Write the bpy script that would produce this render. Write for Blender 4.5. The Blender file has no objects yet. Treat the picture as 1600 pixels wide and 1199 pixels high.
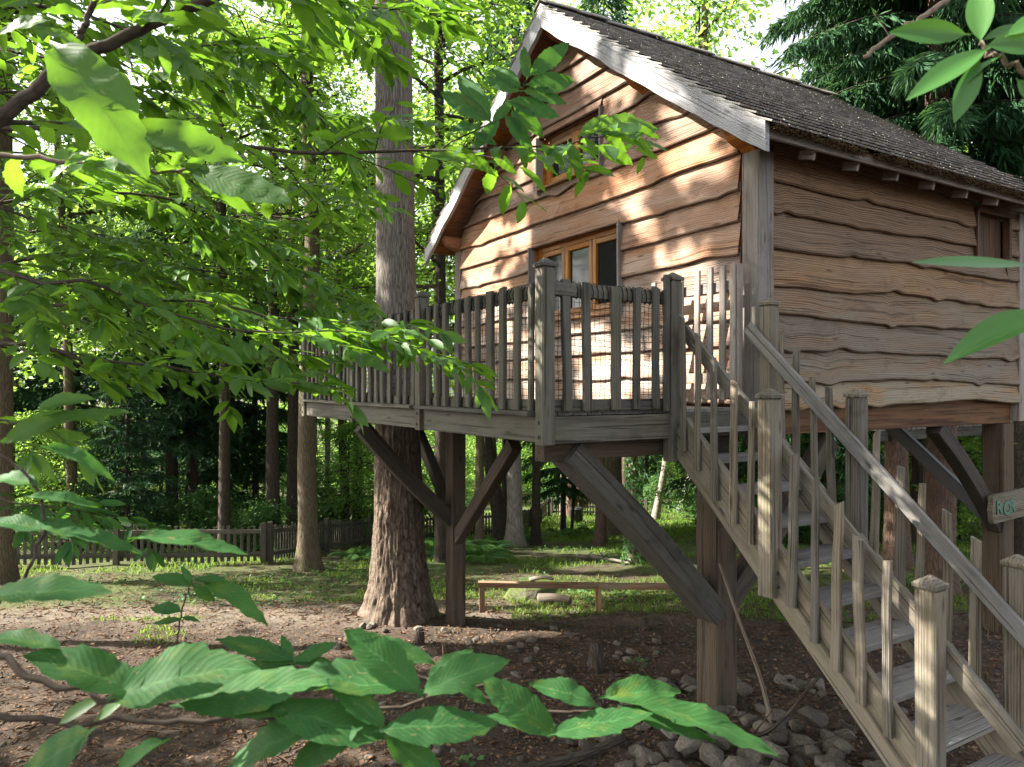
import bpy, bmesh, math, random
import numpy as np
from mathutils import Vector, Matrix, noise

R = math.radians
SC = bpy.context.scene
COL = SC.collection

# ------------------------------------------------------------------ camera, sky, sun, exposure
EYE = 2.8
TH = R(31.3)
CT, ST = math.cos(TH), math.sin(TH)
FPX = 1150.0
HY = 604.0

cd = bpy.data.cameras.new('camera')
cam = bpy.data.objects.new('camera', cd)
COL.objects.link(cam)
cam.location = (0, 0, EYE)
cam.rotation_euler = (R(90), 0, -TH)
cd.sensor_width = 36.0
cd.lens = FPX / 1600 * 36
cd.shift_y = (HY - 599.5) / 1600
cd.clip_start = 0.05
cd.clip_end = 600
cd.dof.use_dof = True
cd.dof.focus_distance = 7.0
cd.dof.aperture_fstop = 7.5
SC.camera = cam

SUN_EL = R(37)
_sx, _sd = -0.995, 0.08                       # towards the sun: straight to the camera's left
SUN_H = Vector((CT * _sx + ST * _sd, -ST * _sx + CT * _sd, 0)).normalized()
SUN = Vector((SUN_H.x * math.cos(SUN_EL), SUN_H.y * math.cos(SUN_EL), math.sin(SUN_EL)))

wd = bpy.data.worlds.new("World")
SC.world = wd
wd.use_nodes = True
wn = wd.node_tree
sky = wn.nodes.new('ShaderNodeTexSky')
sky.sky_type = 'NISHITA'
sky.sun_disc = False
sky.sun_elevation = SUN_EL
sky.sun_rotation = math.atan2(SUN_H.x, SUN_H.y)
sky.air_density = 1.0
sky.dust_density = 2.5
sky.ozone_density = 0.6
bg = wn.nodes['Background']
hs = wn.nodes.new('ShaderNodeHueSaturation')          # milky summer sky
hs.inputs['Saturation'].default_value = 0.32
wn.links.new(sky.outputs[0], hs.inputs['Color'])
wn.links.new(hs.outputs[0], bg.inputs[0])
bg.inputs[1].default_value = 0.088

sl = bpy.data.lights.new('sun', 'SUN')
sl.energy = 4.4
sl.angle = R(0.55)
sl.color = (1.0, 0.94, 0.84)
so = bpy.data.objects.new('sun', sl)
COL.objects.link(so)
so.rotation_euler = SUN.to_track_quat('Z', 'Y').to_euler()
so.location = (-20, 20, 30)

SC.view_settings.view_transform = 'Standard'
SC.view_settings.look = 'None'
SC.view_settings.exposure = 2.6
SC.view_settings.gamma = 1.0
SC.view_settings.use_curve_mapping = False
cy = SC.cycles
cy.max_bounces = 8
cy.diffuse_bounces = 5
cy.glossy_bounces = 2
cy.transmission_bounces = 4
cy.transparent_max_bounces = 4
cy.sample_clamp_indirect = 6.0
cy.caustics_reflective = False
cy.caustics_refractive = False
try:
    cy.use_denoising = True
    cy.denoiser = 'OPENIMAGEDENOISE'
except Exception:
    pass

# ------------------------------------------------------------------ places
def W(px, py, d):
    x = (px - 800.0) / FPX * d
    z = -(py - HY) / FPX * d
    return Vector((CT * x + ST * d, -ST * x + CT * d, EYE + z))

def XY(x, d):
    return CT * x + ST * d, -ST * x + CT * d

def camxd(X, Y):
    return CT * X - ST * Y, ST * X + CT * Y

_GD = [-40, 3, 6, 9, 10.5, 12, 14, 16, 22, 33, 50, 80, 140, 400]
_GZ = [-2.5, -2.52, -2.66, -2.88, -3.16, -3.42, -3.66, -3.87, -4.75, -6.2, -7.2, -7.8, -8.0, -8.0]

def ground(X, Y):
    x, d = camxd(X, Y)
    z = float(np.interp(d, _GD, _GZ)) + EYE
    z += 0.07 * noise.noise((X * 0.45, Y * 0.45, 3.1)) + 0.03 * noise.noise((X * 1.7, Y * 1.7, 7.7))
    r2 = (X - 3.5) ** 2 + (Y - 8.4) ** 2
    z += 0.10 * math.exp(-r2 / 0.8)
    if d > 9 and x > 2.5:
        z += 0.25 * min(1.0, (d - 9) / 8) * min(1.0, (x - 2.5) / 5)
    return z

def on_slope(px, py):
    d = 3.0
    while d < 90:
        p = W(px, py, d)
        if p.z <= ground(p.x, p.y): break
        d += 0.05
    return p

def Wg(px, d):
    x = (px - 800.0) / FPX * d
    X, Y = XY(x, d)
    return Vector((X, Y, ground(X, Y)))

# ------------------------------------------------------------------ object helpers
def tag(o, label=None, cat=None, group=None, kind=None):
    if label: o['label'] = label
    if cat: o['category'] = cat
    if group: o['group'] = group
    if kind: o['kind'] = kind
    return o

def thing(name, label, cat, loc=(0, 0, 0), group=None):
    o = bpy.data.objects.new(name, None)
    o.empty_display_size = 0.2
    COL.objects.link(o)
    o.location = loc
    return tag(o, label, cat, group)

def link(name, me, mat, parent=None):
    if mat is not None:
        me.materials.append(mat)
    o = bpy.data.objects.new(name, me)
    COL.objects.link(o)
    if parent is not None:
        o.parent = parent
        if parent.type == 'EMPTY':
            o.location = -Vector(parent.location)       # meshes are written in world coordinates
    return o

def copy_tree(o, loc=None, rz=0.0, s=1.0, label=None, group=None, parent=None):
    c = o.copy()
    COL.objects.link(c)
    if parent is not None:
        c.parent = parent
    for ch in o.children:
        copy_tree(ch, parent=c)
    if loc is not None:
        c.location = loc
        c.rotation_euler = (0, 0, rz)
        c.scale = (s, s, s)
    if label: c['label'] = label
    if group: c['group'] = group
    return c

class MB:
    """Collects timbers, tubes and plates; build() links them as one mesh object."""
    def __init__(s, seed=0):
        s.v, s.f, s.g, s.r, s.e = [], [], [], [], []
        s.rng = random.Random(seed)

    def add(s, verts, faces, gr, rnd, edge=None):
        b = len(s.v)
        s.v += [tuple(q) for q in verts]
        s.g += [tuple(q) for q in gr]
        s.r += [rnd] * len(verts)
        s.e += edge if edge is not None else [0.0] * len(verts)
        s.f += [tuple(b + i for i in f) for f in faces]

    def bar(s, p0, p1, w, h, up=(0, 0, 1), n=1, ch=0.005, wob=0.0, w1=None, h1=None, tip=0.0, bend=0.0, edgecap=0.0):
        p0, p1 = Vector(p0), Vector(p1)
        t = p1 - p0
        L = t.length
        t.normalize()
        up = Vector(up)
        if abs(up.dot(t)) > 0.98:
            up = Vector((1, 0, 0))
        sd = up.cross(t).normalized()
        nm = t.cross(sd).normalized()
        w1 = w if w1 is None else w1
        h1 = h if h1 is None else h1
        ch = min(ch, w * 0.3, h * 0.3, w1 * 0.3, h1 * 0.3)
        rn = s.rng.random()
        off = (rn * 37.0, s.rng.random() * 9, s.rng.random() * 9)
        vs, gs = [], []
        ph = [s.rng.random() * 50 for _ in range(4)]
        for i in range(n + 1):
            k = i / n
            a, b = (w + (w1 - w) * k) / 2, (h + (h1 - h) * k) / 2
            c = p0 + t * (L * k)
            if wob:
                q = L * k * 2.2
                c = c + sd * (wob * noise.noise((q, ph[0], 0))) + nm * (wob * noise.noise((q, ph[1], 5)))
                a *= 1 + 6 * wob * noise.noise((q * 1.4, ph[2], 2))
                b *= 1 + 6 * wob * noise.noise((q * 1.4, ph[3], 4))
            if bend:
                c = c + nm * (bend * math.sin(math.pi * k))
            pr = [(-a + ch, -b), (a - ch, -b), (a, -b + ch), (a, b - ch), (a - ch, b), (-a + ch, b), (-a, b - ch), (-a, -b + ch)]
            for (x, y) in pr:
                sh = tip * (x / max(a, 1e-6)) if (i == n and tip) else 0.0
                vs.append(c + sd * x + nm * y + t * sh)
                gs.append((L * k + sh + off[0], x + off[1], y + off[2]))
        fs = []
        for i in range(n):
            for j in range(8):
                j2 = (j + 1) % 8
                fs.append((i * 8 + j, i * 8 + j2, (i + 1) * 8 + j2, (i + 1) * 8 + j))
        fs.append(tuple(reversed(range(8))))
        fs.append(tuple(n * 8 + j for j in range(8)))
        s.add(vs, fs, gs, rn)

    def prism(s, pts, d0, d1, grdir=None):
        """closed outline pts (list of Vector) extruded from offset d0 to d1 (Vectors)"""
        n = len(pts)
        rn = s.rng.random()
        vs = [Vector(p) + d0 for p in pts] + [Vector(p) + d1 for p in pts]
        fs = [tuple(range(n)), tuple(reversed(range(n, 2 * n)))]
        for i in range(n):
            j = (i + 1) % n
            fs.append((j, i, n + i, n + j))
        g = grdir or (lambda p: (p.x, p.y, p.z))
        s.add(vs, fs, [tuple(a + rn * 17 for a in g(p)) for p in vs], rn)

    def tube(s, pts, rad, ns=8, bump=0.0, bsc=2.0, cap=True, flute=None):
        pts = [Vector(p) for p in pts]
        rn = s.rng.random()
        vs, gs = [], []
        acc = 0.0
        n = len(pts)
        t0 = (pts[1] - pts[0]).normalized()
        ref = Vector((1, 0, 0)) if abs(t0.z) > 0.7 else Vector((0, 0, 1))
        sd = (ref - t0 * ref.dot(t0)).normalized()
        for i, p in enumerate(pts):
            if i: acc += (p - pts[i - 1]).length
            t = (pts[min(i + 1, n - 1)] - pts[max(i - 1, 0)]).normalized()
            sd = (sd - t * sd.dot(t)).normalized()
            nm = t.cross(sd)
            for j in range(ns):
                a = 2 * math.pi * j / ns
                rr = rad[i]
                if bump:
                    rr *= 1 + bump * noise.noise((math.cos(a) * bsc + rn * 9, math.sin(a) * bsc, acc * 0.9))
                if flute:
                    rr *= flute(a, acc)
                vs.append(p + sd * (math.cos(a) * rr) + nm * (math.sin(a) * rr))
                gs.append((acc + rn * 20, (a if a < math.pi else 2 * math.pi - a) * rad[i], rn * 5))
        fs = []
        for i in range(n - 1):
            for j in range(ns):
                j2 = (j + 1) % ns
                fs.append((i * ns + j, i * ns + j2, (i + 1) * ns + j2, (i + 1) * ns + j))
        if cap:
            fs.append(tuple(reversed(range(ns))))
            fs.append(tuple((n - 1) * ns + j for j in range(ns)))
        s.add(vs, fs, gs, rn)

    def build(s, name, mat, parent=None, smooth=False):
        me = bpy.data.meshes.new(name)
        me.from_pydata(s.v, [], s.f)
        a = me.attributes.new('gr', 'FLOAT_VECTOR', 'POINT')
        a.data.foreach_set('vector', np.array(s.g, dtype=np.float32).ravel())
        a = me.attributes.new('rnd', 'FLOAT', 'POINT')
        a.data.foreach_set('value', np.array(s.r, dtype=np.float32))
        a = me.attributes.new('edge', 'FLOAT', 'POINT')
        a.data.foreach_set('value', np.array(s.e, dtype=np.float32))
        if smooth:
            me.polygons.foreach_set('use_smooth', np.ones(len(me.polygons), dtype=bool))
        me.update()
        return link(name, me, mat, parent)

def np_mesh(name, verts, faces, attr=None, smooth=False):
    """verts (N,3), faces (M,k) of constant k"""
    me = bpy.data.meshes.new(name)
    nv, (nf, k) = len(verts), faces.shape
    me.vertices.add(nv)
    me.vertices.foreach_set('co', np.ascontiguousarray(verts, dtype=np.float32).ravel())
    me.loops.add(nf * k)
    me.loops.foreach_set('vertex_index', np.ascontiguousarray(faces, dtype=np.int32).ravel())
    me.polygons.add(nf)
    me.polygons.foreach_set('loop_start', np.arange(0, nf * k, k, dtype=np.int32))
    if smooth:
        me.polygons.foreach_set('use_smooth', np.ones(nf, dtype=bool))
    if attr is not None:
        a = me.attributes.new('luv', 'FLOAT_VECTOR', 'POINT')
        a.data.foreach_set('vector', np.ascontiguousarray(attr, dtype=np.float32).ravel())
    me.update()
    me.validate()
    return me

# ------------------------------------------------------------------ materials
class NT:
    def __init__(s, name):
        s.m = bpy.data.materials.new(name)
        s.m.use_nodes = True
        s.t = s.m.node_tree
        s.t.nodes.clear()
        s.out = s.n('ShaderNodeOutputMaterial')
    def n(s, typ, **kw):
        nd = s.t.nodes.new(typ)
        for k, v in kw.items():
            setattr(nd, k, v)
        return nd
    def l(s, a, b):
        s.t.links.new(a, b)
    def attr(s, nm):
        return s.n('ShaderNodeAttribute', attribute_name=nm)
    def mapping(s, vec, sc, loc=(0, 0, 0)):
        m = s.n('ShaderNodeMapping')
        m.inputs['Scale'].default_value = sc
        m.inputs['Location'].default_value = loc
        s.l(vec, m.inputs['Vector'])
        return m.outputs[0]
    def noise(s, vec, sc=1.0, det=4, rough=0.55, dist=0.0):
        x = s.n('ShaderNodeTexNoise')
        x.inputs['Scale'].default_value = sc
        x.inputs['Detail'].default_value = det
        x.inputs['Roughness'].default_value = rough
        x.inputs['Distortion'].default_value = dist
        if vec is not None: s.l(vec, x.inputs['Vector'])
        return x.outputs['Fac']
    def ramp(s, fac, stops):
        r = s.n('ShaderNodeValToRGB')
        e = r.color_ramp.elements
        while len(e) < len(stops): e.new(0.5)
        for el, (p, c) in zip(e, stops):
            el.position = p
            el.color = (c, c, c, 1) if isinstance(c, (int, float)) else tuple(c) + (1,)
        s.l(fac, r.inputs[0])
        return r.outputs[0]
    def mix(s, fac, a, b, typ='MIX'):
        m = s.n('ShaderNodeMix', data_type='RGBA', blend_type=typ)
        for sock, val in ((m.inputs[0], fac), (m.inputs[6], a), (m.inputs[7], b)):
            if isinstance(val, (int, float)): sock.default_value = val
            elif isinstance(val, tuple): sock.default_value = val + (1,)
            else: s.l(val, sock)
        return m.outputs[2]
    def math(s, op, a, b=None, clamp=False):
        m = s.n('ShaderNodeMath', operation=op, use_clamp=clamp)
        for sock, val in ((m.inputs[0], a), (m.inputs[1], b)):
            if val is None: continue
            if isinstance(val, (int, float)): sock.default_value = val
            else: s.l(val, sock)
        return m.outputs[0]
    def bump(s, h, strength=0.5, dist=0.01):
        b = s.n('ShaderNodeBump')
        b.inputs['Strength'].default_value = strength
        b.inputs['Distance'].default_value = dist
        s.l(h, b.inputs['Height'])
        return b.outputs[0]
    def pbr(s, col, rough=0.7, nrm=None, spec=0.3):
        p = s.n('ShaderNodeBsdfPrincipled')
        if isinstance(col, tuple): p.inputs['Base Color'].default_value = col + (1,)
        else: s.l(col, p.inputs['Base Color'])
        if isinstance(rough, (int, float)): p.inputs['Roughness'].default_value = rough
        else: s.l(rough, p.inputs['Roughness'])
        p.inputs['Specular IOR Level'].default_value = spec
        if nrm is not None: s.l(nrm, p.inputs['Normal'])
        return p
    def done(s, shader):
        s.l(shader.outputs[0], s.out.inputs[0])
        return s.m

def wood(name, light, dark, grey, grey_amt=0.5, green=None, rough=0.75, bump=0.5, low=None, knots=True, edge_col=None):
    t = NT(name)
    gr = t.attr('gr').outputs['Vector']
    rnd = t.attr('rnd').outputs['Fac']
    g1 = t.noise(t.mapping(gr, (1.6, 34, 34)), 1.0, 7, 0.62, 0.8)
    g2 = t.noise(t.mapping(gr, (5.0, 170, 170)), 1.0, 4, 0.6)
    rings = t.n('ShaderNodeTexWave', wave_type='BANDS', bands_direction='Y')
    rings.inputs['Scale'].default_value = 1.0
    rings.inputs['Distortion'].default_value = 9.0
    rings.inputs['Detail'].default_value = 3
    rings.inputs['Detail Scale'].default_value = 0.7
    t.l(t.mapping(gr, (0.9, 16, 16)), rings.inputs['Vector'])
    g = t.math('ADD', t.math('MULTIPLY', g1, 0.6), t.math('MULTIPLY', rings.outputs['Fac'], 0.4))
    col = t.mix(t.ramp(g, [(0.32, 0.0), (0.66, 1.0)]), dark, light)
    big = t.noise(t.mapping(gr, (1.1, 5, 5), (3, 1, 8)), 1.0, 5, 0.6, 0.4)
    gf = t.ramp(big, [(0.62 - grey_amt * 0.5, 0.0), (0.95 - grey_amt * 0.45, 1.0)])
    if low is not None:                                         # weathering rises towards the foot of the wall
        pos = t.n('ShaderNodeNewGeometry').outputs['Position']
        sp = t.n('ShaderNodeSeparateXYZ'); t.l(pos, sp.inputs[0])
        mr = t.n('ShaderNodeMapRange'); t.l(sp.outputs['Z'], mr.inputs[0])
        mr.inputs[1].default_value, mr.inputs[2].default_value = low[0], low[1]
        mr.inputs[3].default_value, mr.inputs[4].default_value = low[2], low[3]
        gf = t.math('MULTIPLY', t.math('ADD', gf, 0.25), mr.outputs[0], True)
    gcol = t.mix(g1, tuple(c * 0.72 for c in grey), tuple(min(1, c * 1.22) for c in grey))
    col = t.mix(gf, col, gcol)
    stn = t.noise(t.mapping(gr, (2.2, 3.2, 3.2), (2, 7, 1)), 1.0, 6, 0.7, 0.8)
    col = t.mix(t.ramp(stn, [(0.55, 0.0), (0.78, 0.7)]), col, tuple(c * 0.5 for c in dark))
    if green is not None:
        n3 = t.noise(t.mapping(gr, (3, 9, 9), (9, 4, 2)), 1.0, 5, 0.65)
        col = t.mix(t.ramp(n3, [(0.5, 0.0), (0.72, 0.75)]), col, green)
    if knots:
        v = t.n('ShaderNodeTexVoronoi', feature='F1')
        v.inputs['Scale'].default_value = 1.0
        t.l(t.mapping(gr, (2.3, 9, 9), (1, 6, 3)), v.inputs['Vector'])
        kn = t.ramp(v.outputs['Distance'], [(0.05, 1.0), (0.16, 0.0)])
        col = t.mix(t.math('MULTIPLY', kn, 0.75), col, tuple(c * 0.45 for c in dark))
    cr = t.noise(t.mapping(gr, (0.8, 55, 55), (5, 5, 5)), 1.0, 3, 0.5, 0.6)
    crack = t.ramp(cr, [(0.33, 1.0), (0.39, 0.0)])
    col = t.mix(t.math('MULTIPLY', crack, 0.6), col, tuple(c * 0.35 for c in dark))
    hv = t.n('ShaderNodeHueSaturation')
    t.l(col, hv.inputs['Color'])
    t.l(t.math('ADD', t.math('MULTIPLY', rnd, 0.5), 0.75), hv.inputs['Value'])
    t.l(t.math('ADD', t.math('MULTIPLY', rnd, 0.3), 0.85), hv.inputs['Saturation'])
    col = hv.outputs[0]
    if edge_col is not None:
        ed = t.attr('edge').outputs['Fac']
        nz = t.noise(t.mapping(gr, (9, 40, 40)), 1.0, 4)
        col = t.mix(t.math('MULTIPLY', ed, t.ramp(nz, [(0.3, 0.55), (0.6, 1.0)])), col, edge_col)
    h = t.math('ADD', t.math('ADD', g, t.math('MULTIPLY', g2, 0.5)), t.math('MULTIPLY', crack, -1.2))
    return t.done(t.pbr(col, rough, t.bump(h, bump, 0.006), 0.25))

def bark(name, light, dark, moss=None, moss_amt=0.0, sc=(6, 26), bump=1.0, dist=0.03, vor=0.35):
    t = NT(name)
    gr = t.attr('gr').outputs['Vector']
    v = t.n('ShaderNodeTexVoronoi', feature='DISTANCE_TO_EDGE')
    t.l(t.mapping(gr, (sc[0], sc[1], 1)), v.inputs['Vector'])
    v.inputs['Scale'].default_value = 1.0
    n1 = t.noise(t.mapping(gr, (sc[0] * 1.3, sc[1] * 1.1, 1)), 1.0, 8, 0.68, 0.6)
    n2 = t.noise(t.mapping(gr, (1.2, 3.0, 1), (4, 4, 4)), 1.0, 4, 0.6)
    crack = t.ramp(v.outputs['Distance'], [(0.0, 0.0), (0.18, 1.0)])
    h = t.math('ADD', t.math('MULTIPLY', crack, vor), n1)
    col = t.mix(t.ramp(h, [(0.36 + 0.18 * vor, 0.0), (0.68 + 0.9 * vor, 1.0)]), dark, light)
    col = t.mix(t.ramp(n2, [(0.35, 0.0), (0.7, 0.55)]), col, tuple(c * 0.62 for c in light))
    if moss is not None:
        n3 = t.noise(t.mapping(gr, (1.8, 5, 1), (8, 2, 2)), 1.0, 6, 0.7)
        col = t.mix(t.ramp(n3, [(0.72 - moss_amt * 0.5, 0.0), (0.85 - moss_amt * 0.4, 1.0)]), col, moss)
    return t.done(t.pbr(col, 0.9, t.bump(h, bump, dist), 0.15))

def leafmat(name, c1, c2, tr, tfac=0.45, veins=False, rough=0.45, spec=0.35, ysp=None):
    t = NT(name)
    a = t.attr('luv')
    sp = t.n('ShaderNodeSeparateXYZ')
    t.l(a.outputs['Vector'], sp.inputs[0])
    rnd = sp.outputs['Z']
    col = t.mix(rnd, c1, c2)
    tcol = t.mix(rnd, tr, tuple(min(1, c * 0.7) for c in tr))
    nrm = None
    if veins:
        aa = t.math('ABSOLUTE', sp.outputs['Y'])
        ph = t.math('MULTIPLY', t.math('SUBTRACT', sp.outputs['X'], t.math('MULTIPLY', aa, 0.22)), 15.0)
        fr = t.math('ABSOLUTE', t.math('SUBTRACT', t.math('FRACT', ph), 0.5))
        side = t.ramp(fr, [(0.0, 1.0), (0.11, 0.0)])
        mid = t.ramp(aa, [(0.02, 1.0), (0.06, 0.0)])
        vn = t.math('MAXIMUM', side, mid)
        nz = t.noise(t.mapping(a.outputs['Vector'], (5, 3, 7)), 1.0, 5, 0.6)
        col = t.mix(t.ramp(nz, [(0.3, 0.25), (0.7, 0.0)]), col, tuple(c * 0.55 for c in c1))
        col = t.mix(t.math('MULTIPLY', vn, 0.45), col, tuple(min(1, c * 1.9 + 0.02) for c in c2))
        tcol = t.mix(t.math('MULTIPLY', vn, 0.5), tcol, tuple(c * 0.45 for c in tr))
        hump = t.math('MULTIPLY', fr, 2.0)
        spots = t.noise(t.mapping(a.outputs['Vector'], (14, 6, 31)), 1.0, 2, 0.5)
        sm = t.ramp(spots, [(0.66, 0.0), (0.70, 0.85)])
        col = t.mix(sm, col, (0.16, 0.15, 0.06))
        nrm = t.bump(hump, 0.10, 0.003)
    if ysp is not None:
        yl = t.ramp(t.noise(t.mapping(a.outputs['Vector'], (2, 1, 9)), 1.0, 2), [(0.55, 0.0), (0.75, 1.0)])
        col = t.mix(t.math('MULTIPLY', yl, 0.6), col, ysp)
    p = t.pbr(col, rough, nrm, spec)
    tl = t.n('ShaderNodeBsdfTranslucent')
    t.l(tcol, tl.inputs[0])
    mx = t.n('ShaderNodeMixShader')
    mx.inputs[0].default_value = tfac
    t.l(p.outputs[0], mx.inputs[1])
    t.l(tl.outputs[0], mx.inputs[2])
    return t.done(mx)

M = {}
M['gable'] = wood('gable_siding', (0.315, 0.15, 0.072), (0.15, 0.062, 0.027), (0.36, 0.295, 0.245), 0.5, edge_col=(0.05, 0.024, 0.012), low=(2.6, 4.6, 1.3, 0.5), bump=1.0)
M['side'] = wood('side_siding', (0.28, 0.152, 0.068), (0.125, 0.062, 0.026), (0.195, 0.165, 0.122), 0.55, edge_col=(0.07, 0.036, 0.016), low=(2.7, 4.6, 1.3, -0.1), bump=1.0)
M['post'] = wood('corner_timber', (0.25, 0.165, 0.11), (0.13, 0.08, 0.05), (0.25, 0.225, 0.20), 0.8, bump=0.8)
M['barge'] = wood('weathered_bargeboard', (0.30, 0.285, 0.28), (0.13, 0.12, 0.115), (0.35, 0.345, 0.35), 0.9, bump=0.8)
M['rail'] = wood('deck_timber', (0.115, 0.099, 0.074), (0.034, 0.027, 0.019), (0.098, 0.09, 0.073), 0.75, green=(0.058, 0.057, 0.033), bump=1.0)
M['stair'] = wood('stair_timber', (0.165, 0.133, 0.094), (0.050, 0.037, 0.025), (0.145, 0.128, 0.102), 0.7, green=(0.085, 0.08, 0.048), bump=1.0)
M['tread'] = wood('tread_timber', (0.18, 0.158, 0.13), (0.055, 0.046, 0.036), (0.185, 0.175, 0.16), 0.9, bump=0.9)
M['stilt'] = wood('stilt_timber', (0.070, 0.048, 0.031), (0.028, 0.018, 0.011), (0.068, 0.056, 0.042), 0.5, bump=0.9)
M['beam'] = wood('floor_beam_timber', (0.12, 0.06, 0.028), (0.055, 0.025, 0.012), (0.09, 0.06, 0.038), 0.3, bump=0.6)
M['soffit'] = wood('soffit_boards', (0.36, 0.15, 0.06), (0.22, 0.085, 0.032), (0.22, 0.13, 0.08), 0.2, bump=0.5)
M['sash'] = wood('window_wood', (0.36, 0.165, 0.045), (0.25, 0.10, 0.024), (0.28, 0.16, 0.08), 0.05, rough=0.45, bump=0.2, knots=False)
M['fence'] = wood('fence_timber', (0.085, 0.07, 0.055), (0.04, 0.032, 0.024), (0.09, 0.08, 0.067), 0.7, green=(0.045, 0.05, 0.028), bump=0.6)
M['bench'] = wood('bench_timber', (0.30, 0.16, 0.075), (0.17, 0.085, 0.04), (0.24, 0.2, 0.15), 0.4, bump=0.5)
M['dead'] = wood('dead_wood', (0.15, 0.115, 0.083), (0.06, 0.042, 0.03), (0.17, 0.15, 0.125), 0.6, bump=1.0)
M['shingle'] = wood('roof_shingles', (0.215, 0.19, 0.165), (0.085, 0.072, 0.06), (0.27, 0.255, 0.235), 0.6, green=(0.10, 0.075, 0.045), bump=0.8)
M['dark'] = NT('black_steel'); M['dark'] = M['dark'].done(M['dark'].pbr((0.018, 0.019, 0.022), 0.45, None, 0.5))
_t = NT('net_cord'); M['net'] = _t.done(_t.pbr((0.012, 0.013, 0.014), 0.8, None, 0.2))
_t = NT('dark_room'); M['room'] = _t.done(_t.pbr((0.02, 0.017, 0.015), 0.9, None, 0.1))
_t = NT('curtain'); M['curtain'] = _t.done(_t.pbr((0.42, 0.42, 0.40), 0.9, None, 0.1))
_t = NT('iron_bolt'); M['bolt'] = _t.done(_t.pbr((0.05, 0.045, 0.04), 0.6, None, 0.4))
_t = NT('green_paint')
_n = _t.noise(_t.n('ShaderNodeTexCoord').outputs['Object'], 30, 4)
M['paint'] = _t.done(_t.pbr(_t.mix(_n, (0.03, 0.10, 0.06), (0.12, 0.25, 0.17)), 0.6))
_t = NT('window_glass')
_p = _t.pbr((0.012, 0.014, 0.014), 0.06, None, 0.3); M['glass'] = _t.done(_p)
_t = NT('roof_moss')
_n = _t.noise(_t.n('ShaderNodeTexCoord').outputs['Object'], 6, 5)
M['moss'] = _t.done(_t.pbr(_t.mix(_t.ramp(_n, [(0.35, 0.0), (0.7, 1.0)]), (0.045, 0.027, 0.015), (0.115, 0.075, 0.038)), 0.95, None, 0.1))

M['bark_big'] = bark('fir_bark', (0.26, 0.235, 0.205), (0.08, 0.068, 0.056), sc=(5, 30), bump=1.0, dist=0.03)
M['bark_base'] = bark('fir_base_bark', (0.215, 0.163, 0.122), (0.026, 0.018, 0.013), sc=(7, 19), bump=1.0, dist=0.05, vor=0.12)
M['bark_moss'] = bark('mossy_bark', (0.17, 0.135, 0.09), (0.07, 0.05, 0.033), (0.10, 0.12, 0.035), 0.35, sc=(5, 30))
M['bark_dark'] = bark('dark_bark', (0.085, 0.068, 0.053), (0.03, 0.022, 0.017), (0.06, 0.075, 0.03), 0.25, sc=(5, 28))
M['bark_red'] = bark('reddish_bark', (0.17, 0.115, 0.085), (0.07, 0.042, 0.03), sc=(5, 25))
M['bark_pale'] = bark('pale_bark', (0.30, 0.27, 0.235), (0.13, 0.11, 0.09), sc=(3, 14), bump=0.6)
M['twig'] = bark('twig_bark', (0.085, 0.065, 0.05), (0.035, 0.026, 0.02), sc=(20, 60), bump=0.4, dist=0.003)
M['twig_pale'] = bark('pale_twig_bark', (0.26, 0.2, 0.15), (0.13, 0.095, 0.07), sc=(20, 60), bump=0.5, dist=0.003)

M['leaf_near'] = leafmat('chestnut_leaf_near', (0.026, 0.085, 0.014), (0.052, 0.132, 0.020), (0.24, 0.48, 0.03), 0.45, True, 0.45, 0.35)
M['leaf_low'] = leafmat('chestnut_leaf_low', (0.020, 0.078, 0.020), (0.038, 0.115, 0.028), (0.13, 0.33, 0.03), 0.32, True, 0.62, 0.16, ysp=(0.13, 0.17, 0.02))
M['leaf_rhodo'] = leafmat('laurel_leaf', (0.035, 0.115, 0.022), (0.055, 0.15, 0.03), (0.14, 0.34, 0.03), 0.30, False, 0.35, 0.4)
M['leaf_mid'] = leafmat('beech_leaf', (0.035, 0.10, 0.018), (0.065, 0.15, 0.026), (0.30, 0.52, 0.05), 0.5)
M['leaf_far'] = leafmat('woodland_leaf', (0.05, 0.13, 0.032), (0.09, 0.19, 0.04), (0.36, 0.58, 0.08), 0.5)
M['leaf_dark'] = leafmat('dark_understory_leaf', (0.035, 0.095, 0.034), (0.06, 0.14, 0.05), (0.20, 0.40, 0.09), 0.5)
M['needle'] = leafmat('spruce_needles', (0.018, 0.062, 0.028), (0.042, 0.112, 0.042), (0.09, 0.20, 0.05), 0.25, False, 0.6, 0.2)
M['needle_dark'] = leafmat('dark_spruce_needles', (0.022, 0.062, 0.032), (0.045, 0.105, 0.048), (0.08, 0.18, 0.06), 0.25, False, 0.6, 0.2)
M['grass'] = leafmat('grass_blades', (0.075, 0.155, 0.022), (0.13, 0.21, 0.04), (0.30, 0.46, 0.06), 0.4, False, 0.6, 0.2)
M['litter'] = leafmat('fallen_leaves', (0.10, 0.055, 0.03), (0.22, 0.14, 0.085), (0.12, 0.06, 0.03), 0.15, False, 0.8, 0.1)
M['cover'] = leafmat('ground_cover_leaf', (0.04, 0.11, 0.035), (0.075, 0.16, 0.05), (0.16, 0.32, 0.06), 0.35, False, 0.5, 0.25)

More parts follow.
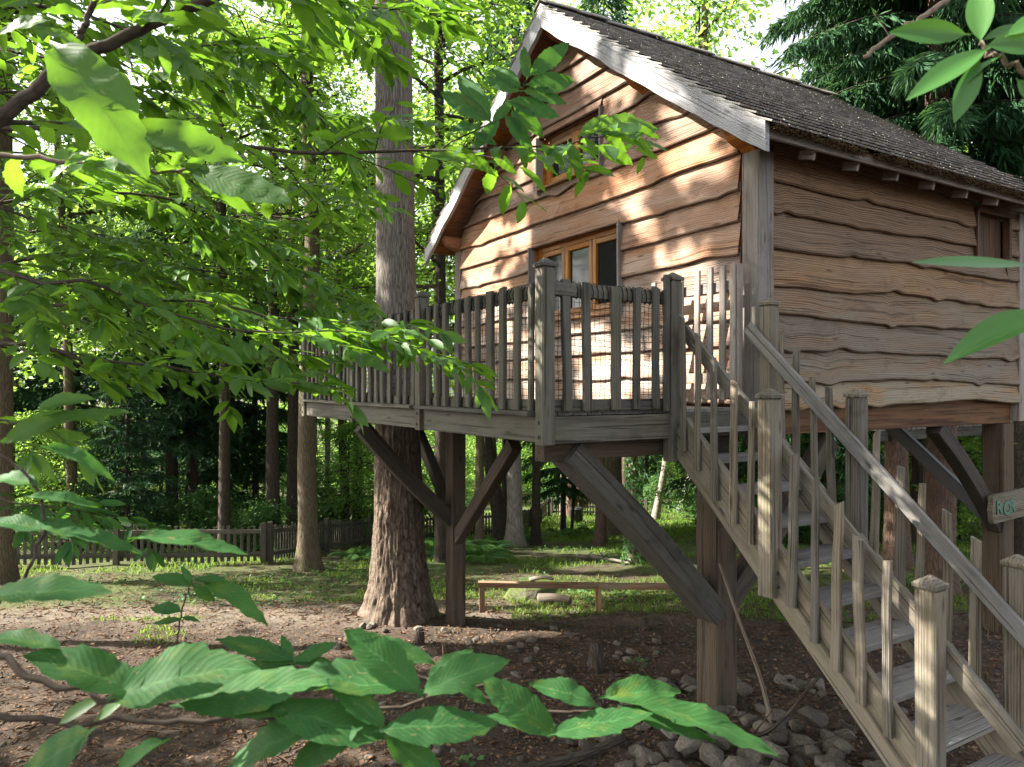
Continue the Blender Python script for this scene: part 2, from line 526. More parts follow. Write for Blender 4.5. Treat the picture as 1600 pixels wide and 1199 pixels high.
def rockmat(name, a, b, moss=0.0):
    t = NT(name)
    tc = t.n('ShaderNodeTexCoord').outputs['Object']
    oi = t.n('ShaderNodeObjectInfo').outputs['Random']
    n1 = t.noise(tc, 9, 8, 0.65)
    n2 = t.noise(tc, 40, 5, 0.6)
    col = t.mix(t.ramp(n1, [(0.3, 0.0), (0.7, 1.0)]), a, b)
    col = t.mix(t.ramp(n2, [(0.55, 0.0), (0.75, 0.6)]), col, tuple(c * 0.5 for c in a))
    hv = t.n('ShaderNodeHueSaturation'); t.l(col, hv.inputs['Color'])
    t.l(t.math('ADD', t.math('MULTIPLY', oi, 0.8), 0.6), hv.inputs['Value'])
    col = hv.outputs[0]
    if moss:
        nz = t.n('ShaderNodeSeparateXYZ'); t.l(t.n('ShaderNodeNewGeometry').outputs['Normal'], nz.inputs[0])
        mf = t.ramp(t.math('ADD', t.math('MULTIPLY', nz.outputs['Z'], 0.6), t.math('MULTIPLY', n1, 0.6)), [(0.62 - moss * 0.4, 0.0), (0.75 - moss * 0.3, 1.0)])
        col = t.mix(mf, col, (0.075, 0.10, 0.022))
    return t.done(t.pbr(col, 0.85, t.bump(t.math('ADD', n1, t.math('MULTIPLY', n2, 0.4)), 0.8, 0.02), 0.2))
M['rock'] = rockmat('rubble_rock', (0.06, 0.05, 0.04), (0.185, 0.158, 0.125))
M['rock_moss'] = rockmat('mossy_rock', (0.12, 0.10, 0.08), (0.22, 0.2, 0.16), 0.8)

def groundmat():
    t = NT('forest_floor')
    pos = t.n('ShaderNodeNewGeometry').outputs['Position']
    rn = t.n('ShaderNodeVectorRotate', rotation_type='Z_AXIS')
    t.l(pos, rn.inputs['Vector'])
    rn.inputs['Angle'].default_value = TH                  # lie of the slope: x across it, y down it
    cpos = rn.outputs[0]
    sp = t.n('ShaderNodeSeparateXYZ'); t.l(cpos, sp.inputs[0])
    n_big = t.noise(pos, 0.55, 5, 0.6)
    n_mid = t.noise(pos, 3.0, 7, 0.65)
    n_fine = t.noise(pos, 26.0, 6, 0.7)
    n_fib = t.noise(t.mapping(pos, (60, 22, 30)), 1.0, 4, 0.7, 1.0)
    soil = t.mix(t.ramp(n_fine, [(0.3, 0.0), (0.72, 1.0)]), (0.018, 0.0132, 0.010), (0.095, 0.073, 0.056))
    red = t.mix(n_fib, (0.042, 0.029, 0.021), (0.145, 0.105, 0.078))
    col = t.mix(t.ramp(n_mid, [(0.42, 0.0), (0.62, 0.8)]), soil, red)
    # bare trodden path across the slope
    def band(axis_val, c, w, wob):
        dd = t.math('ABSOLUTE', t.math('SUBTRACT', t.math('ADD', axis_val, t.math('MULTIPLY', n_big, wob)), c))
        return t.ramp(t.math('DIVIDE', dd, w), [(0.35, 1.0), (1.0, 0.0)])
    pth = t.math('MULTIPLY', band(sp.outputs['Y'], 10.6, 1.5, 1.5), t.ramp(sp.outputs['X'], [(0.0, 1.0), (0.001, 0.55)]))
    sand = t.mix(n_fine, (0.115, 0.09, 0.072), (0.25, 0.205, 0.17))
    col = t.mix(t.math('MULTIPLY', pth, t.ramp(n_mid, [(0.35, 0.25), (0.6, 0.95)])), col, sand)
    # moss and short grass
    grn = t.mix(n_fine, (0.036, 0.064, 0.014), (0.10, 0.145, 0.038))
    far = t.ramp(t.math('DIVIDE', sp.outputs['Y'], 40.0), [(0.215, 0.0), (0.27, 0.75), (0.45, 0.6), (1.0, 0.8)])
    gm = t.ramp(t.math('ADD', t.math('MULTIPLY', n_big, 0.6), t.math('MULTIPLY', n_mid, 0.5)), [(0.45, 0.0), (0.62, 1.0)])
    col = t.mix(t.math('MULTIPLY', t.math('MULTIPLY', far, gm), t.math('SUBTRACT', 1.0, t.math('MULTIPLY', pth, 0.7))), col, grn)
    h = t.math('ADD', t.math('MULTIPLY', n_fine, 0.6), t.math('ADD', n_mid, t.math('MULTIPLY', n_fib, 0.3)))
    return t.done(t.pbr(col, 0.95, t.bump(h, 0.9, 0.05), 0.12))
M['ground'] = groundmat()
#@@END1
# ------------------------------------------------------------------ ground
def build_ground():
    ds = list(np.concatenate([np.arange(-14, 2, 2.0), np.arange(2, 14, 0.12), np.arange(14, 30, 0.5), np.arange(30, 90, 3.0), np.arange(90, 400, 30.0)]))
    us = list(np.concatenate([np.arange(-1.6, -1.0, 0.2), np.arange(-1.0, 1.001, 0.0125), np.arange(1.2, 1.7, 0.2)]))
    vs, fs = [], []
    for d in ds:
        half = 6.0 + max(d, 0) * 1.0
        for u in us:
            X, Y = XY(u * half, d)
            z = ground(X, Y)
            if d < 16:
                z += 0.022 * noise.noise((X * 6, Y * 6, 1)) + 0.012 * noise.noise((X * 15, Y * 15, 2))
            vs.append((X, Y, z))
    n = len(us)
    for i in range(len(ds) - 1):
        for j in range(n - 1):
            a = i * n + j
            fs.append((a, a + 1, a + n + 1, a + n))
    me = np_mesh('ground', np.array(vs), np.array(fs), smooth=True)
    o = link('ground', me, M['ground'])
    tag(o, kind='structure')
build_ground()

# ------------------------------------------------------------------ the treehouse
HX0, HX1 = 5.05, 9.53           # gable plane .. far end
HY0, HY1 = 4.27, 9.82           # side wall .. other eave
HZ0 = 2.64                      # foot of the boards
RY, RZ = 7.045, 7.206           # ridge
PIT = 0.7316
EAVE, VERGE = 0.377, 0.36
def roofz(y): return RZ - abs(y - RY) * PIT

house = thing('treehouse', 'timber treehouse on stilts with waney edge boards and a mossy shingle roof', 'treehouse', (HX0, HY0, ground(HX0, HY0)))

def siding(mb, seed, axis, fixed, a0, a1, z0, steps, topfn, openings, wav=1.0):
    rg = random.Random(seed)
    zs = [z0]
    for st in steps: zs.append(zs[-1] + st)
    for i in range(len(zs) - 1):
        sA, sB = rg.random() * 90, rg.random() * 90
        sA2 = rg.random() * 90
        knots = [(rg.uniform(a0, a1), rg.choice((-1, 1, 1)) * rg.uniform(0.012, 0.035), rg.uniform(0.07, 0.16)) for _ in range(3)]
        rn = rg.random()
        def low(s, sA=sA, sB=sB, knots=knots):
            w = 0.045 * noise.noise((s * 0.45, sA, 0)) + 0.024 * noise.noise((s * 1.25, sB, 0)) + 0.006 * noise.noise((s * 5, sB, 3))
            for (c, am, sg) in knots:
                w -= am * math.exp(-((s - c) / sg) ** 2)
            return w * wav
        cuts = sorted(set([a0, a1] + [q for o in openings for q in (o[0], o[1]) if a0 < q < a1]))
        cols = []
        for c0, c1 in zip(cuts, cuts[1:]):
            m = max(2, int((c1 - c0) / 0.045))
            cols.append([c0 + (c1 - c0) * k / m for k in range(m + 1)])
        b, tp = zs[i], zs[i + 1] + 0.085
        for seg in cols:
            mid = (seg[0] + seg[-1]) / 2
            op = [o for o in openings if o[0] < mid < o[1]]
            ranges = [(-1e9, 1e9)]
            for o in op:
                nr = []
                for (lo, hi) in ranges:
                    nr += [(lo, min(hi, o[2])), (max(lo, o[3]), hi)]
                ranges = [(l, h) for l, h in nr if h > l]
            for (lo, hi) in ranges:
                vs, gs, es, fs = [], [], [], []
                ok = []
                for s in seg:
                    zb = b + low(s)
                    zt = min(tp, topfn(s), hi)
                    if lo > zb: zb2 = lo
                    else: zb2 = zb
                    ok.append(zt - zb2 > 0.012)
                    bow = 0.006 * noise.noise((s * 0.8, sA2, 1))
                    rows = [(0.004, zb2 + 0.004, 1.0), (0.046 + bow, zb2 - 0.0, 1.0), (0.058 + bow, zb2 + 0.012, 0.55), (0.058 + bow, zb2 + 0.026, 0.0), (0.03 + bow * 0.5, (zb2 + zt) / 2 + 0.02, 0.0), (0.009, zt, 0.0)]
                    for (o_, z_, e_) in rows:
                        z_ = max(min(z_, zt), zb2 - 0.001)
                        vs.append((fixed - o_, s, z_) if axis == 'y' else (s, fixed - o_, z_))
                        gs.append((s + rn * 31, z_ - low(s) * 0.85 + rn * 7 + 0.02 * noise.noise((s * 2, z_ * 2, rn * 9)), rn * 5))
                        es.append(e_)
                for k in range(len(seg) - 1):
                    if ok[k] or ok[k + 1]:
                        for r_ in range(5):
                            q = (k * 6 + r_, (k + 1) * 6 + r_, (k + 1) * 6 + r_ + 1, k * 6 + r_ + 1)
                            fs.append(q if axis == 'x' else q[::-1])
                if fs:
                    mb.add(vs, fs, gs, rn, es)
                    s = seg[0] + rg.uniform(0.1, 0.3)
                    while s < seg[-1] - 0.06:                   # nail heads
                        zn = b + low(s) + 0.07 + rg.uniform(-.012, .012)
                        if zn < min(tp, topfn(s), hi) - 0.08 and zn > lo + 0.03:
                            ring = [(0.0051 * math.cos(q * 1.0472), 0.0051 * math.sin(q * 1.0472)) for q in range(6)]
                            pv = [((fixed - 0.0585, s + u_, zn + w_) if axis == 'y' else (s + u_, fixed - 0.0585, zn + w_)) for u_, w_ in ring]
                            mb.add(pv, [tuple(range(6)) if axis == 'x' else tuple(reversed(range(6)))], [(0, 0, 0)] * 6, rn, [1.6] * 6)
                        s += rg.uniform(0.5, 0.75)

# windows: (y0, y1, z0, z1)
W_LOW = (6.05, 7.76, 3.60, 4.52)
W_UP = (6.36, 7.58, 5.23, 5.84)
g = MB(3)
siding(g, 11, 'y', HX0, HY0 + 0.17, HY1 - 0.12, HZ0 - 0.02, [0.25, 0.27, 0.24, 0.29, 0.26, 0.30, 0.27, 0.31, 0.30, 0.29, 0.27, 0.28, 0.30, 0.26, 0.28, 0.3, 0.3], lambda y: roofz(y) - 0.20, [W_LOW, W_UP], 0.85)
g.build('gable_wall', M['gable'], house)
HATCH = (8.53, 9.16, 4.22, 4.71)
g = MB(4)
siding(g, 23, 'x', HY0, HX0 + 0.13, HX1 - 0.1, HZ0 - 0.03, [0.235, 0.27, 0.30, 0.265, 0.325, 0.29, 0.27, 0.24, 0.26, 0.25], lambda x: 5.06, [HATCH], 1.15)
g.build('side_wall', M['side'], house)
g = MB(5)                                    # plain backing of the four walls, with window openings left out
def wallplate(pts, off):
    g.prism([Vector(p) for p in pts], Vector((0, 0, 0)), Vector(off))
def gy(y0, y1, z0, z1):
    n = 6
    ys = [y0 + (y1 - y0) * k / n for k in range(n + 1)]
    top = [(HX0 + 0.012, y, min(z1, roofz(y) - 0.21)) for y in reversed(ys)]
    wallplate([(HX0 + 0.012, y0, z0), (HX0 + 0.012, y1, z0)] + top, (0.05, 0, 0))
ly0, ly1, lz0, lz1 = W_LOW; uy0, uy1, uz0, uz1 = W_UP
gy(HY0 + 0.1, ly0, HZ0 + 0.03, lz1); gy(ly1, HY1 - 0.1, HZ0 + 0.03, lz1); gy(ly0, ly1, HZ0 + 0.03, lz0)
gy(HY0 + 0.1, HY1 - 0.1, lz1, uz0)
gy(RY - 2.35, uy0, uz0, uz1); gy(uy1, RY + 2.35, uz0, uz1); gy(RY - 1.5, RY + 1.5, uz1, 7.1)
wallplate([(HX0 + 0.1, HY0 + 0.012, HZ0 + 0.03), (HX1 - 0.1, HY0 + 0.012, HZ0 + 0.03), (HX1 - 0.1, HY0 + 0.012, HATCH[2]), (HX0 + 0.1, HY0 + 0.012, HATCH[2])], (0, 0.05, 0))
wallplate([(HX0 + 0.1, HY0 + 0.012, HATCH[2]), (HATCH[0], HY0 + 0.012, HATCH[2]), (HATCH[0], HY0 + 0.012, 4.72), (HX0 + 0.1, HY0 + 0.012, 4.72)], (0, 0.05, 0))
wallplate([(HX0 + 0.1, HY1 - 0.06, HZ0), (HX1 - 0.1, HY1 - 0.06, HZ0), (HX1 - 0.1, HY1 - 0.06, 4.72), (HX0 + 0.1, HY1 - 0.06, 4.72)], (0, 0.05, 0))
wallplate([(HX1 - 0.08, HY0 + 0.1, HZ0), (HX1 - 0.08, HY1 - 0.1, HZ0), (HX1 - 0.08, HY1 - 0.1, 4.7), (HX1 - 0.08, RY, 6.95), (HX1 - 0.08, HY0 + 0.1, 4.7)], (0.05, 0, 0))
wallplate([(HX0 + 0.07, HY0 + 0.07, HZ0 + 0.005), (HX1 - 0.09, HY0 + 0.07, HZ0 + 0.005), (HX1 - 0.09, HY1 - 0.07, HZ0 + 0.005), (HX0 + 0.07, HY1 - 0.07, HZ0 + 0.005)], (0, 0, -0.03))
g.build('wall_backing', M['soffit'], house)

def post(x, y, z0, z1, s, mat, name, parent, seed, n=8, wob=0.004):
    b = MB(seed)
    b.bar((x, y, z0), (x, y, z1), s, s, up=(1, 0, 0), n=n, ch=0.008, wob=wob)
    return b.build(name, mat, parent)
post(HX0 + 0.035, HY0 + 0.03, 2.40, 4.80, 0.19, M['post'], 'corner_post', house, 31)
post(HX0 + 0.035, HY1 - 0.03, 2.40, 4.80, 0.17, M['post'], 'corner_post', house, 32)
post(HX1 - 0.02, HY0 + 0.03, 2.40, 4.80, 0.17, M['post'], 'corner_post', house, 33)

# hatch in the side wall
b = MB(40)
x0, x1, z0, z1 = HATCH
b.bar((x0 - 0.03, HY0 - 0.03, z0 - 0.03), (x0 - 0.03, HY0 - 0.03, z1), 0.05, 0.08, up=(0, 1, 0))
b.bar((x1 + 0.03, HY0 - 0.03, z0 - 0.03), (x1 + 0.03, HY0 - 0.03, z1), 0.05, 0.08, up=(0, 1, 0))
b.bar((x0 - 0.055, HY0 - 0.034, z1 + 0.02), (x1 + 0.055, HY0 - 0.034, z1 + 0.02), 0.085, 0.05)
fr = b.build('hatch_frame', M['beam'], house)
b = MB(41)
for k in range(5):
    xx = x0 + (x1 - x0) * (k + 0.5) / 5
    b.bar((xx, HY0 + 0.035, z0), (xx, HY0 + 0.035, z1), (x1 - x0) / 5 - 0.006, 0.025, up=(0, 1, 0))
b.build('hatch_panel', M['beam'], fr)

# windows
def window(name, y0, y1, z0, z1, nsash, seed, curtain):
    X = HX0 + 0.085
    b = MB(seed)
    fw = 0.055
    for yy in (y0 + fw / 2, y1 - fw / 2):
        b.bar((X, yy, z0), (X, yy, z1), fw, 0.07, up=(1, 0, 0))
    for zz in (z0 + fw / 2, z1 - fw / 2):
        b.bar((X + 0.002, y0 + fw, zz), (X + 0.002, y1 - fw, zz), 0.07, fw)
    w = b.build('window', M['sash'], house)
    iw = (y1 - y0 - 2 * fw) / nsash
    for k in range(nsash):
        a0 = y0 + fw + iw * k + 0.004; a1 = a0 + iw - 0.008
        c0, c1 = z0 + fw + 0.004, z1 - fw - 0.004
        b = MB(seed + 5 + k)
        q = 0.062
        for yy in (a0 + q / 2, a1 - q / 2):
            b.bar((X - 0.012, yy, c0), (X - 0.012, yy, c1), q, 0.055, up=(1, 0, 0), ch=0.008)
        for zz in (c0 + q / 2, c1 - q / 2):
            b.bar((X - 0.010, a0 + q, zz), (X - 0.010, a1 - q, zz), 0.055, q, ch=0.008)
        b.build('sash', M['sash'], w)
        b = MB(1)
        b.bar((X, a0 + q, (c0 + c1) / 2), (X, a1 - q, (c0 + c1) / 2), 0.006, c1 - c0 - 2 * q, ch=0.001)
        b.build('pane', M['glass'], w)
    # jambs and lintel boards standing proud of the siding
    for yj, sj in ((y0 - 0.017, 20), (y1 + 0.017, 25)):
        b = MB(seed + sj)
        b.bar((HX0 - 0.012, yj, z0 - 0.06), (HX0 - 0.012, yj, z1 + 0.015), 0.03, 0.15, up=(1, 0, 0), n=6, wob=0.003)
        b.build('jamb', M['post'], w)
    b = MB(seed + 30)
    b.bar((HX0 - 0.02, y0 - 0.0, z0 - 0.014), (HX0 - 0.02, y1 + 0.0, z0 - 0.014), 0.14, 0.026)
    b.build('sill', M['sash'], w)
    return w
window('window', *W_LOW, 3, 60, True)
window('window', *W_UP, 2, 70, False)
b = MB(2)                                   # near-black sheets behind the windows, the room's dimness put into their colour
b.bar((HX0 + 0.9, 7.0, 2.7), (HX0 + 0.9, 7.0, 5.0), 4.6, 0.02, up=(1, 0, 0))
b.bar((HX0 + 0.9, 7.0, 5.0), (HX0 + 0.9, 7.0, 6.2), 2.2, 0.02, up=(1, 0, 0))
b.build('dim_sheet', M['room'], house)
b = MB(3)
for k in range(7):
    yy = 7.32 + k * 0.045
    b.tube([(HX0 + 0.2, yy, 3.66), (HX0 + 0.2, yy + 0.004, 4.45)], [0.026, 0.024], 8)
b.build('curtain', M['curtain'], house, True)

# roof: sheathing, shingles, bargeboards, plate ends, rafter tails, lath, moss
X0r, X1r = HX0 - VERGE, HX1 + VERGE
b = MB(80)
for sgn in (-1, 1):
    ye = RY + sgn * (RY - HY0 + EAVE)
    run = abs(ye - RY)
    nb = 24
    for k in range(nb):
        a0, a1 = run * k / nb, run * (k + 1) / nb - 0.004
        ym = RY + sgn * (a0 + a1) / 2
        zm = roofz(ym) - 0.075
        up = Vector((0, sgn * PIT, 1)).normalized()
        b.bar((X0r + 0.04, ym, zm), (X1r - 0.04, ym, zm), (a1 - a0) * 1.24, 0.022, up=up, ch=0.003)
roof = b.build('roof', M['soffit'], house)

rg = random.Random(5)
def shingles(sgn, seed, name):
    rr = random.Random(seed)
    b = MB(seed)
    run = RY - HY0 + EAVE + 0.05
    slope = run * math.sqrt(1 + PIT * PIT)
    rows = 21
    dn = Vector((0, sgn, -PIT)).normalized()
    nr = Vector((0, sgn * PIT, 1)).normalized()
    ridge = Vector((0, RY, RZ - 0.06))
    for i in range(rows):
        s1 = slope * (i + 1) / rows
        x = X0r - 0.035 - rr.random() * 0.1
        while x < X1r + 0.04:
            w = rr.uniform(0.08, 0.2)
            if x < X0r - 0.035: x = X0r - 0.035
            jit = rr.uniform(-0.007, 0.006)
            L = 0.30
            th = 0.0155
            p1 = ridge + dn * (s1 + jit) + nr * (0.060 + rr.uniform(-0.0008, 0.0008))
            p0 = ridge + dn * max(0.0, s1 + jit - L) + nr * 0.008
            b.bar(p0 + Vector((x + w / 2, 0, 0)), p1 + Vector((x + w / 2 + rr.uniform(-.002, .002), 0, 0)), w - rr.uniform(0.001, 0.004), th, up=nr, n=2, ch=0.003, tip=rr.uniform(-0.008, 0.008), wob=0.0006)
            x += w
    return b.build(name, M['shingle'], roof)
shingles(-1, 91, 'shingles')
shingles(1, 92, 'shingles')
b = MB(93)
for k in range(12):
    xa = X0r - 0.04 + (X1r - X0r + 0.08) * k / 12
    xb = X0r - 0.04 + (X1r - X0r + 0.08) * (k + 1) / 12 + 0.05
    for sgn in (-1, 1):
        b.bar((xa, RY + sgn * 0.07, RZ - 0.01 + 0.012 * (k % 2)), (xb, RY + sgn * 0.07, RZ + 0.012 + 0.012 * (k % 2)), 0.16, 0.018, up=(0, sgn * PIT, 1), n=3, wob=0.003)
b.build('ridge_cap', M['shingle'], roof)

def moss():
    rr = np.random.default_rng(3)
    run = RY - HY0 + EAVE + 0.05
    slope = run * math.sqrt(1 + PIT * PIT)
    P, D = [], []
    dn = np.array((0, -1, -PIT)) / math.sqrt(1 + PIT ** 2)
    nr = np.array((0, -PIT, 1)) / math.sqrt(1 + PIT ** 2)
    base = np.array((0, RY, RZ - 0.06))
    for i in range(21):
        s1 = slope * (i + 1) / 21
        dens = 60 + 900 * max(0, (i - 9) / 11) ** 1.6
        if i == 20: dens = 5200
        n = int(dens)
        xs = rr.uniform(X0r + 0.02, X1r, n)
        keep = np.array([noise.noise((x * 1.6, i * 1.3, 4)) + 0.25 * noise.noise((x * 9, i, 2)) > (-0.05 if i < 20 else -0.5) for x in xs])
        xs = xs[keep]
        for x in xs:
            q = base + dn * (s1 + rr.uniform(-0.05, 0.012)) + nr * rr.uniform(0.035, 0.052) + np.array((x, 0, 0))
            if i == 20: q = q - nr * rr.uniform(0, 0.055)
            P.append(q)
            D.append(dn * rr.uniform(0.3, 1) + nr * rr.uniform(-0.2, 0.9) + np.array((rr.uniform(-.5, .5), 0, -0.35)))
    P, D = np.array(P), np.array(D)
    D /= np.linalg.norm(D, axis=1)[:, None]
    n = len(P)
    L = rr.uniform(0.014, 0.036, n)[:, None]
    a = np.cross(D, rr.normal(size=(n, 3))); a /= np.linalg.norm(a, axis=1)[:, None]
    c = np.cross(D, a)
    w = L * 0.28
    V = np.stack([P + a * w, P - a * w * 0.5 + c * w * 0.87, P - a * w * 0.5 - c * w * 0.87, P + D * L], 1).reshape(-1, 3)
    k = np.arange(n)[:, None] * 4
    Fc = np.concatenate([k + np.array([0, 1, 3]), k + np.array([1, 2, 3]), k + np.array([2, 0, 3])])
    link('moss', np_mesh('moss', V, Fc), M['moss'], roof)
moss()

def barge(sgn, seed):
    b = MB(seed)
    rr = random.Random(seed)
    run = RY - HY0 + EAVE
    n = 60
    top, bot = [], []
    for k in range(n + 1):
        t = k / n
        y = RY + sgn * (run * t + (0.02 if k == n else 0))
        z = roofz(y) - 0.012
        wv = 0.030 * noise.noise((t * 5.2, seed, 0)) + 0.014 * noise.noise((t * 13, seed, 2)) + 0.02 * math.sin(t * 3 + seed)
        top.append((y, z)); bot.append((y, z - 0.255 - wv * 1.2))
    gy_, gz_ = 1 / math.sqrt(1 + PIT ** 2), PIT / math.sqrt(1 + PIT ** 2)
    off = rr.random() * 30
    vs, gs = [], []
    for xo in (X0r - 0.028, X0r + 0.02):
        for (y, z) in top + bot:
            vs.append((xo, y, z))
            s_ = abs(y - RY)
            gs.append((s_ * gy_ - (z - RZ) * gz_ + off, s_ * gz_ + (z - RZ) * gy_, xo))
    m = n + 1
    fs = []
    A, B = 0, 2 * m
    for k in range(n):
        fs += [(A + k, A + k + 1, A + m + k + 1, A + m + k), (B + k, B + m + k, B + m + k + 1, B + k + 1),
               (A + k, B + k, B + k + 1, A + k + 1), (A + m + k, A + m + k + 1, B + m + k + 1, B + m + k)]
    fs += [(A + n, B + n, B + m + n, A + m + n), (A, A + m, B + m, B)]
    if sgn > 0: fs = [f[::-1] for f in fs]
    b.add(vs, fs, gs, rr.random())
    b.build('bargeboard', M['barge'], roof)
barge(-1, 101); barge(1, 102)

def plate_end(y, zt, seed):
    b = MB(seed)
    prof = [(0.14, 0), (-0.30, 0), (-0.30, -0.05), (-0.27, -0.075), (-0.245, -0.12), (-0.18, -0.15), (-0.10, -0.165), (-0.04, -0.20), (0.14, -0.21)]
    pts = [Vector((HX0 + x, y - 0.07, zt + z)) for x, z in prof]
    b.prism(pts, Vector((0, 0, 0)), Vector((0, 0.14, 0)), lambda p: (p.x, p.y, p.z))
    b.build('purlin', M['soffit'], house)
for k, y in enumerate((HY0 + 0.05, (HY0 + RY) / 2 - 0.05, RY, (HY1 + RY) / 2 + 0.05, HY1 - 0.05)):
    plate_end(y, roofz(y) - 0.155 - (0.05 if y == RY else 0.06), 110 + k)

b = MB(120)
zE = roofz(HY0 - EAVE)
b.bar((X0r + 0.03, HY0 - EAVE + 0.02, zE - 0.105), (X1r, HY0 - EAVE + 0.02, zE - 0.105), 0.03, 0.075, n=10, wob=0.003)
b.build('eave_lath', M['post'], roof)
for k in range(8):
    b = MB(130 + k)
    xx = HX0 + 0.32 + k * 0.6
    b.bar((xx, HY0 - EAVE + 0.06, zE - 0.165), (xx, HY0 - EAVE + 0.20, zE - 0.125), 0.032, 0.075, n=1)
    b.build('rafter_tail', M['post'], roof)

# floor beams and stilts
b = MB(140)
b.bar((HX0 + 0.16, HY0 + 0.12, HZ0 - 0.145), (HX1 - 0.12, HY0 + 0.12, HZ0 - 0.145), 0.16, 0.24, n=8, wob=0.003)
b.build('floor_beam', M['beam'], house)
b = MB(141)
b.bar((HX0 + 0.14, HY0 + 0.05, HZ0 - 0.135), (HX0 + 0.14, HY1 - 0.05, HZ0 - 0.135), 0.16, 0.22, n=8, wob=0.003)
b.build('floor_beam', M['beam'], house)
b = MB(142)
b.bar((HX0 + 0.16, HY1 - 0.1, HZ0 - 0.145), (HX1 - 0.12, HY1 - 0.1, HZ0 - 0.145), 0.16, 0.24, n=4)
b.build('floor_beam', M['beam'], house)
b = MB(143)
for k in range(7):
    xx = HX0 + 0.5 + k * 0.6
    b.bar((xx, HY0 + 0.21, HZ0 - 0.12), (xx, HY1 - 0.19, HZ0 - 0.12), 0.07, 0.17)
b.build('floor_joists', M['beam'], house)

SA = (4.66, 4.37); SB = (4.0, 7.88); SD = (9.3, 4.39)
def stilt(p, s, ztop, seed):
    b = MB(seed)
    b.bar((p[0], p[1], ground(*p) - 0.25), (p[0], p[1], ztop), s, s, up=(1, 0, 0), n=10, ch=0.012, wob=0.004)
    return b.build('stilt', M['stilt'], house)
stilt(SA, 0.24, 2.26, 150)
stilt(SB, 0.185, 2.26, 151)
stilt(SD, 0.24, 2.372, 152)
def brace(p0, p1, w, h, seed, bend=0.0, mat='stilt', up=(0, 0, 1)):
    b = MB(seed)
    b.bar(p0, p1, w, h, up=up, n=8, ch=0.01, wob=0.003, bend=bend)
    return b.build('brace', M[mat], house)
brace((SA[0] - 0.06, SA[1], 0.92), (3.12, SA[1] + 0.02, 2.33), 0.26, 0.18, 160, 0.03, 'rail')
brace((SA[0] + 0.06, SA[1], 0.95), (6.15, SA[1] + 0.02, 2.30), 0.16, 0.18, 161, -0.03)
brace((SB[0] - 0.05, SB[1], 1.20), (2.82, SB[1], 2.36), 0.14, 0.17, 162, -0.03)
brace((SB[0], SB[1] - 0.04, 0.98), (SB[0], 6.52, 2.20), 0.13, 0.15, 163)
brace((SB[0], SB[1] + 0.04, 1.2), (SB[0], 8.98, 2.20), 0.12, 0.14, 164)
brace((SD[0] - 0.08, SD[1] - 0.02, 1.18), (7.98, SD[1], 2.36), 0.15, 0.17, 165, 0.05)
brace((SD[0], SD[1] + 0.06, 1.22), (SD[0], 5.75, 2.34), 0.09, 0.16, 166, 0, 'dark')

# ------------------------------------------------------------------ the deck
DX0, DX1, DY0, DY1, DZ = 2.85, 4.99, 4.24, 10.15, 2.62
deck = thing('deck', 'grey timber deck with baluster railing and rope netting in front of the gable', 'deck', (DX0, DY0, ground(DX0, DY0)))
b = MB(200)
k = 0
x = DX0 + 0.07
TRX, TRY = 3.5, 8.45
while x < DX1 - 0.06:
    for (ya, yb) in ((DY0 + 0.05, TRY - 0.62), (TRY - 0.62, TRY + 0.62), (TRY + 0.62, DY1 - 0.05)):
        if abs(ya - (TRY - 0.62)) < 1e-6 and abs(x - TRX) < 0.55: continue
        b.bar((x, ya + 0.002, DZ - 0.014), (x, yb - 0.002, DZ - 0.014), 0.128, 0.028, n=3, wob=0.001)
    x += 0.134
b.build('floor', M['tread'], deck)
def dbar(name, p0, p1, w, h, seed, mat='rail', n=8, wob=0.003, up=(0, 0, 1), **kw):
    b = MB(seed)
    b.bar(p0, p1, w, h, up=up, n=n, wob=wob, **kw)
    return b.build(name, M[mat], deck)
# rim beams, ledge board, joists
for (a, c, sd) in ((DY0 + 0.055, 6.24, 210), (6.34, 8.09, 211), (8.19, DY1 - 0.05, 212)):
    dbar('rim_beam', (DX0 + 0.01, a, DZ - 0.125), (DX0 + 0.01, c, DZ - 0.125), 0.06, 0.185, sd, wob=0.005)
    dbar('ledge', (DX0 - 0.03, a + 0.005, DZ - 0.012), (DX0 - 0.03, c - 0.005, DZ - 0.012), 0.17, 0.03, sd + 5)
dbar('rim_beam', (DX0 + 0.06, DY0 - 0.0, DZ - 0.128), (3.97, DY0 - 0.0, DZ - 0.128), 0.06, 0.19, 220)
dbar('rim_beam', (DX0 + 0.05, DY1 - 0.01, DZ - 0.125), (DX1, DY1 - 0.01, DZ - 0.125), 0.06, 0.185, 221)
dbar('rim_beam', (4.09, DY0 + 0.02, DZ - 0.128), (4.88, DY0 + 0.02, DZ - 0.128), 0.05, 0.19, 226)
b = MB(222)
for k in range(7):
    y = DY0 + 0.3 + k * 0.85
    if abs(y - TRY) < 0.45: continue
    b.bar((DX0 + 0.045, y, DZ - 0.11), (DX1 - 0.01, y, DZ - 0.11), 0.06, 0.15)
b.build('joists', M['stilt'], deck)
dbar('bearer', (SB[0], DY0 + 0.35, DZ - 0.275), (SB[0], TRY + 1.2, DZ - 0.275), 0.14, 0.17, 223, 'stilt')
dbar('bearer', (SA[0], DY0 + 0.06, DZ - 0.275), (SA[0], 5.9, DZ - 0.275), 0.14, 0.17, 224, 'stilt')
dbar('bearer', (DX0 + 0.05, SA[1] + 0.02, DZ - 0.275), (SA[0] - 0.075, SA[1] + 0.02, DZ - 0.275), 0.12, 0.165, 225, 'stilt')

